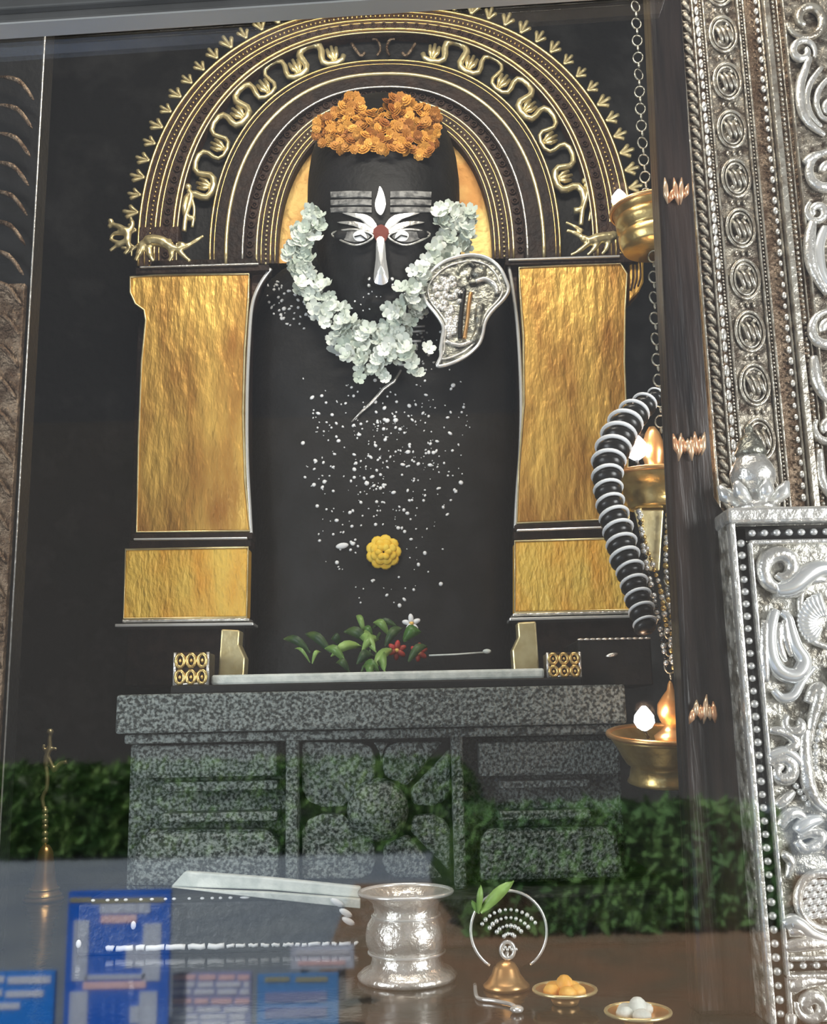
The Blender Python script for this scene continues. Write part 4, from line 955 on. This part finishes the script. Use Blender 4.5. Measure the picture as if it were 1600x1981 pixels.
for i in range(4):
    for k in range(6 + i * 2):
        a = R(28 + 124 * (k + .5) / (6 + i * 2)); rr = (.16 + .2 * i) * rd
        inst('pearl', pm, dc + Vector((math.cos(a) * rr * 1.1, -.008, math.sin(a) * rr - .22 * rd)), hb, None, random.uniform(.75, 1.2))
for k in range(7): inst('pearl', pm, dc + Vector((-.012 + .004 * k, -.008, -.45 * rd + .004 * (k % 2))), hb, None, .8)
MB().tube([P(980, 1858, yy), P(981, 1840, yy)], 6 * s_, 10).build('neck', 'silver', hb)
MB().tube([P(982, 1838, yy - .008) + Vector((math.cos(k / 20 * 6.283) * 13 * s_, 0, math.sin(k / 20 * 6.283) * 15 * s_)) for k in range(20)], 4 * s_, 8, closed=True).build('neck_ring', 'bright_silver', hb)
lf = empty('green_leaf', P(932, 1762, yy), 'curled green leaf tucked behind the pearl dotted disc', 'leaf')
leaf_mb(P(930, 1766, yy - .012), P(994, 1704, yy - .012), .011, .01).build('leaf', 'leaf_green', lf)
leaf_mb(P(926, 1768, yy - .014), P(930, 1712, yy - .014), .006, .008).build('leaf', 'leaf_green', lf)
leaf_mb(P(924, 1766, yy - .014), P(912, 1742, yy - .014), .005, .004).build('leaf', 'leaf_green', lf)
# silver spoon in front
q0 = [floor_pt(x, y, .004) for x, y in ((919, 1905), (924, 1930), (955, 1936), (985, 1942), (998, 1948))]
b = MB().tube(cr(q0, 4), .0035, 8); b.ell(floor_pt(1000, 1952, .006), (.012, .014, .006)); b.build('silver_spoon', 'bright_silver', label='small curved silver spoon lying before the copper bell', cat='spoon')
def bowl(x, y, rpx, hpx, lab, fill, n):
    fp = floor_pt(x, y); yy = fp.y; s_ = S(x, y, yy); h = hpx * s_
    t = empty('brass_bowl', fp, lab, 'bowl', 'small brass bowls on the floor')
    MB().lathe(fp, [(0.0005, rpx * .4 * s_), (h * .3, rpx * .46 * s_), (h * .45, rpx * .42 * s_), (h * .7, rpx * .8 * s_), (h, rpx * s_), (h * 1.02, rpx * .96 * s_), (h * .75, rpx * .7 * s_), (h * .6, rpx * .3 * s_)], 36).build('dish', 'copper', t)
    MB().tube([fp + Vector((math.cos(k / 36 * 6.283) * rpx * s_, math.sin(k / 36 * 6.283) * rpx * s_, h)) for k in range(36)], .003, 8, closed=True).build('rim', 'pale_brass', t)
    for i in range(n):
        a = i * 2.4; rr = rpx * .42 * s_ * (0 if i == 0 else 1)
        o = MB().ell(fp + Vector((math.cos(a) * rr, math.sin(a) * rr, h * (1.25 if i == 0 else .95))), (rpx * .3 * s_, rpx * .3 * s_, h * (.8 if i == 0 else .5)), 10, 7)
        o.build('camphor_lump', fill, label=None, parent=t)
bowl(1094, 1942, 60, 26, 'brass bowl heaped with orange lumps', 'lumps', 6)
bowl(1236, 1985, 62, 26, 'brass bowl with pale lumps at the bottom edge', 'cloth_white', 5)
for x, y in ((1090, 1962),): pass
# white cloth strip leaning against the pedestal foot
cl = empty('white_cloth_strip', P(520, 1745, -.6), 'long folded white cloth strip lying before the pedestal', 'cloth')
top_ = [(330, 1716), (356, 1686), (698, 1716), (697, 1735)]
def strip_poly(pts, yf, yb2): return poly(pts, yf, yb2)
strip_poly([(330, 1716), (357, 1686), (520, 1698), (698, 1716), (697, 1738), (520, 1722)], -.612, -.59).build('upper_fold', 'cloth_white', cl, bevel=.004)
strip_poly([(330, 1717), (400, 1722), (520, 1727), (697, 1740), (697, 1758), (600, 1748), (420, 1728)], -.632, -.612).build('lower_fold', 'cloth_white', cl, bevel=.004)
for i, (x0, y0, x1, y1) in enumerate(((642, 1740, 662, 1752), (660, 1760, 678, 1772), (668, 1774, 680, 1790))):
    MB().ell(P((x0 + x1) / 2, (y0 + y1) / 2, -.636), (.016, .005, .007), 10, 6, Euler((0, .5, 0)).to_matrix()).build('loose_petal', 'pure_white', label=['white petal at the torn end of the cloth strip', 'upper white petal stuck on the step below the cloth', 'lower white petal stuck on the step below the cloth'][i], cat='petal', group='white petals on the step')
# chalk line along the foot of the step
ck = empty('chalk_line', floor_pt(450, 1832), 'dashed white chalk line along the foot of the step', 'chalk line')
x = 206
while x < 690:
    L = random.uniform(12, 56) if x < 480 else random.uniform(8, 24); x1 = min(x + L, 692)
    q = [P(x + (x1 - x) * k / 4, 1835 - (x + (x1 - x) * k / 4 - 205) * .021 + random.uniform(-1.3, 1.3), -.624) for k in range(5)]
    MB().tube(q, (.0062 if x < 430 else .004), 6).build('dash', 'pure_white', ck); x = x1 + random.uniform(3, 7)
b = MB(); x = 180
ck2 = empty('chalk_dots', P(330, 1738, -.624), 'row of white chalk dots along the top edge of the step', 'chalk line')
while x < 505:
    L = random.choice((3, 4, 4, 14)); MB().ell(P(x, 1742 - (x - 180) * .02, -.624), (L * .0007 + .002, .003, .003), 8, 5).build('dot', 'pure_white', ck2); x += L + random.uniform(8, 26)
for x, y, lab in ((258, 1790, 'tiny white petal on the step above the chalk line'), (152, 1826, 'tiny white petal left of the chalk line')):
    MB().ell(P(x, y, -.63), (.006, .004, .009), 8, 5).build('petal_fleck', 'pure_white', label=lab, cat='petal')

# ================================================================== courtyard behind the camera, mirrored by the pane
GZ = -0.9
def MIR(px, py, dist):
    """real courtyard point whose image in the pane lies at the pixel; dist is measured along y from the camera to the virtual image"""
    p = P(px, py, CAM.y + dist); return Vector((p.x, 2 * YP - p.y, p.z))
MB().box((-14, -30, GZ - .1), (14, YF - .02, GZ)).build('ground', 'paving', kind='structure', label='grey paved temple courtyard', smooth=False)
MB().box((XL - .2, YF, GZ), (XR + .2, YB + .2, -.07)).build('plinth', 'wall_stone', kind='structure', label='stone plinth under the sanctum', smooth=False)
sx = MIR(640, 1900, 7).x
MB().box((sx, -9.5, GZ + .001), (9, -3.6, GZ + .012)).build('soil_bed', 'soil', kind='structure', label='bare brown earth bed in the courtyard', smooth=False)
MB().box((-14, -17.2, GZ), (14, -16.6, 5.5)).build('wall_far', 'far_plaster', kind='structure', label='dark plaster wall across the courtyard', smooth=False)
def hedge(xa, xb, top, bot, dist, n, lab, m):
    A, Bp = MIR(xa, bot, dist), MIR(xb, bot, dist); Zt = MIR(xa, top, dist).z
    t = empty('hedge', Vector(((A.x + Bp.x) / 2, A.y, GZ)), lab, 'hedge')
    core = MB()
    H = Zt - GZ; W_ = abs(Bp.x - A.x)
    for i in range(max(3, int(W_ / .5))):
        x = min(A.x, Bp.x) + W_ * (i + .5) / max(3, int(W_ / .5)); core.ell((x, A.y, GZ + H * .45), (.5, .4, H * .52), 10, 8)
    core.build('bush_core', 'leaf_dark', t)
    b = MB()
    for i in range(n):
        x = random.uniform(min(A.x, Bp.x), max(A.x, Bp.x)); a = random.uniform(0, 6.28); rz = random.uniform(.05, 1)
        p = Vector((x, A.y + math.cos(a) * .45, GZ + H * rz * random.uniform(.9, 1.0)))
        d = Vector((random.uniform(-1, 1), random.uniform(-1, 1), random.uniform(-.3, 1))).normalized() * random.uniform(.06, .12)
        s2 = d.orthogonal().normalized() * .035
        b.add([p - d, p + s2, p + d, p - s2], [(0, 1, 2, 3)])
    b.build('foliage', m, t, smooth=False, kind='stuff')
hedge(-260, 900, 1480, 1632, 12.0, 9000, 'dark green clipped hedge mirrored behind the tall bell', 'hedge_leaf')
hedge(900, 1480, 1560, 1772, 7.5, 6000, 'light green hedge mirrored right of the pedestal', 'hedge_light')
def board(x0, x1, y0, m, lab, lines, dist=5.0, y1=2060):
    a, c_ = MIR(x0, y1, dist), MIR(x1, y0, dist); mx = (a.x + c_.x) / 2
    t = empty('notice_board', Vector((mx, a.y, GZ)), lab, 'notice board', 'blue notice boards in the courtyard')
    MB().box((min(a.x, c_.x), a.y - .03, a.z), (max(a.x, c_.x), a.y, c_.z)).build('panel', m, t, smooth=False)
    for f in (.2, .8):
        xx = min(a.x, c_.x) + abs(c_.x - a.x) * f; MB().tube([(xx, a.y - .05, GZ), (xx, a.y - .05, c_.z - .02)], .02, 8).build('post', 'pavilion_grey', t)
    for lx0, ly0, lx1, ly1, lm in lines:
        p, q = MIR(lx0, ly1, dist), MIR(lx1, ly0, dist); MB().box((min(p.x, q.x), a.y, p.z), (max(p.x, q.x), a.y + .004, q.z)).build('print_block', lm, t, smooth=False)
board(-60, 106, 1880, 'board_azure', 'bright blue notice board mirrored at the left edge', [(-40, 1888, 8, 1902, 'print_pale'), (14, 1888, 98, 1904, 'print_pale'), (-40, 1914, 4, 1928, 'print_pale'), (10, 1916, 84, 1930, 'print_pale'), (-40, 1940, 38, 1954, 'print_pale')])
board(118, 330, 1722, 'board_royal', 'tall royal blue notice board mirrored left of the silver pot', [(134, 1736, 176, 1746, 'print_olive'), (176, 1736, 318, 1748, 'print_olive'), (192, 1748, 290, 1768, 'print_grey'), (194, 1770, 264, 1786, 'print_pink'),
    (138, 1780, 172, 1898, 'print_grey'), (274, 1786, 312, 1898, 'print_grey'), (242, 1828, 276, 1872, 'print_grey'), (164, 1884, 280, 1896, 'print_grey'), (160, 1898, 282, 1914, 'print_pink'), (130, 1918, 170, 2040, 'print_grey'), (266, 1918, 304, 2040, 'print_grey'), (250, 1946, 270, 1980, 'print_grey')], 4.9)
rows = []
for r_, (yy, m_) in enumerate(((1886, 'print_pink'), (1900, 'print_pale'), (1914, 'print_pale'), (1932, 'print_pink'), (1948, 'print_pale'), (1962, 'print_pale'), (1976, 'print_pale'), (1990, 'print_pale'))):
    x = 334
    while x < 478:
        L = random.uniform(26, 52); rows.append((x, yy, min(x + L, 482), yy + 10, m_)); x += L + 6
board(330, 486, 1882, 'board_lilac', 'pale lilac notice board with rows of red and white print', rows, 5.0)
board(496, 654, 1884, 'board_sky', 'sky blue notice board mirrored beside the silver pot', [(512, 1890, 560, 1900, 'print_olive'), (572, 1890, 634, 1900, 'print_olive'), (512, 1918, 632, 1940, 'board_lilac'), (512, 1948, 632, 1970, 'board_lilac')], 5.0)
board(562, 684, 1828, 'print_grey', 'small pale signboard mirrored above the sky blue board', [(572, 1836, 676, 1848, 'print_pale'), (576, 1858, 668, 1868, 'print_pink')], 5.4, 1876)
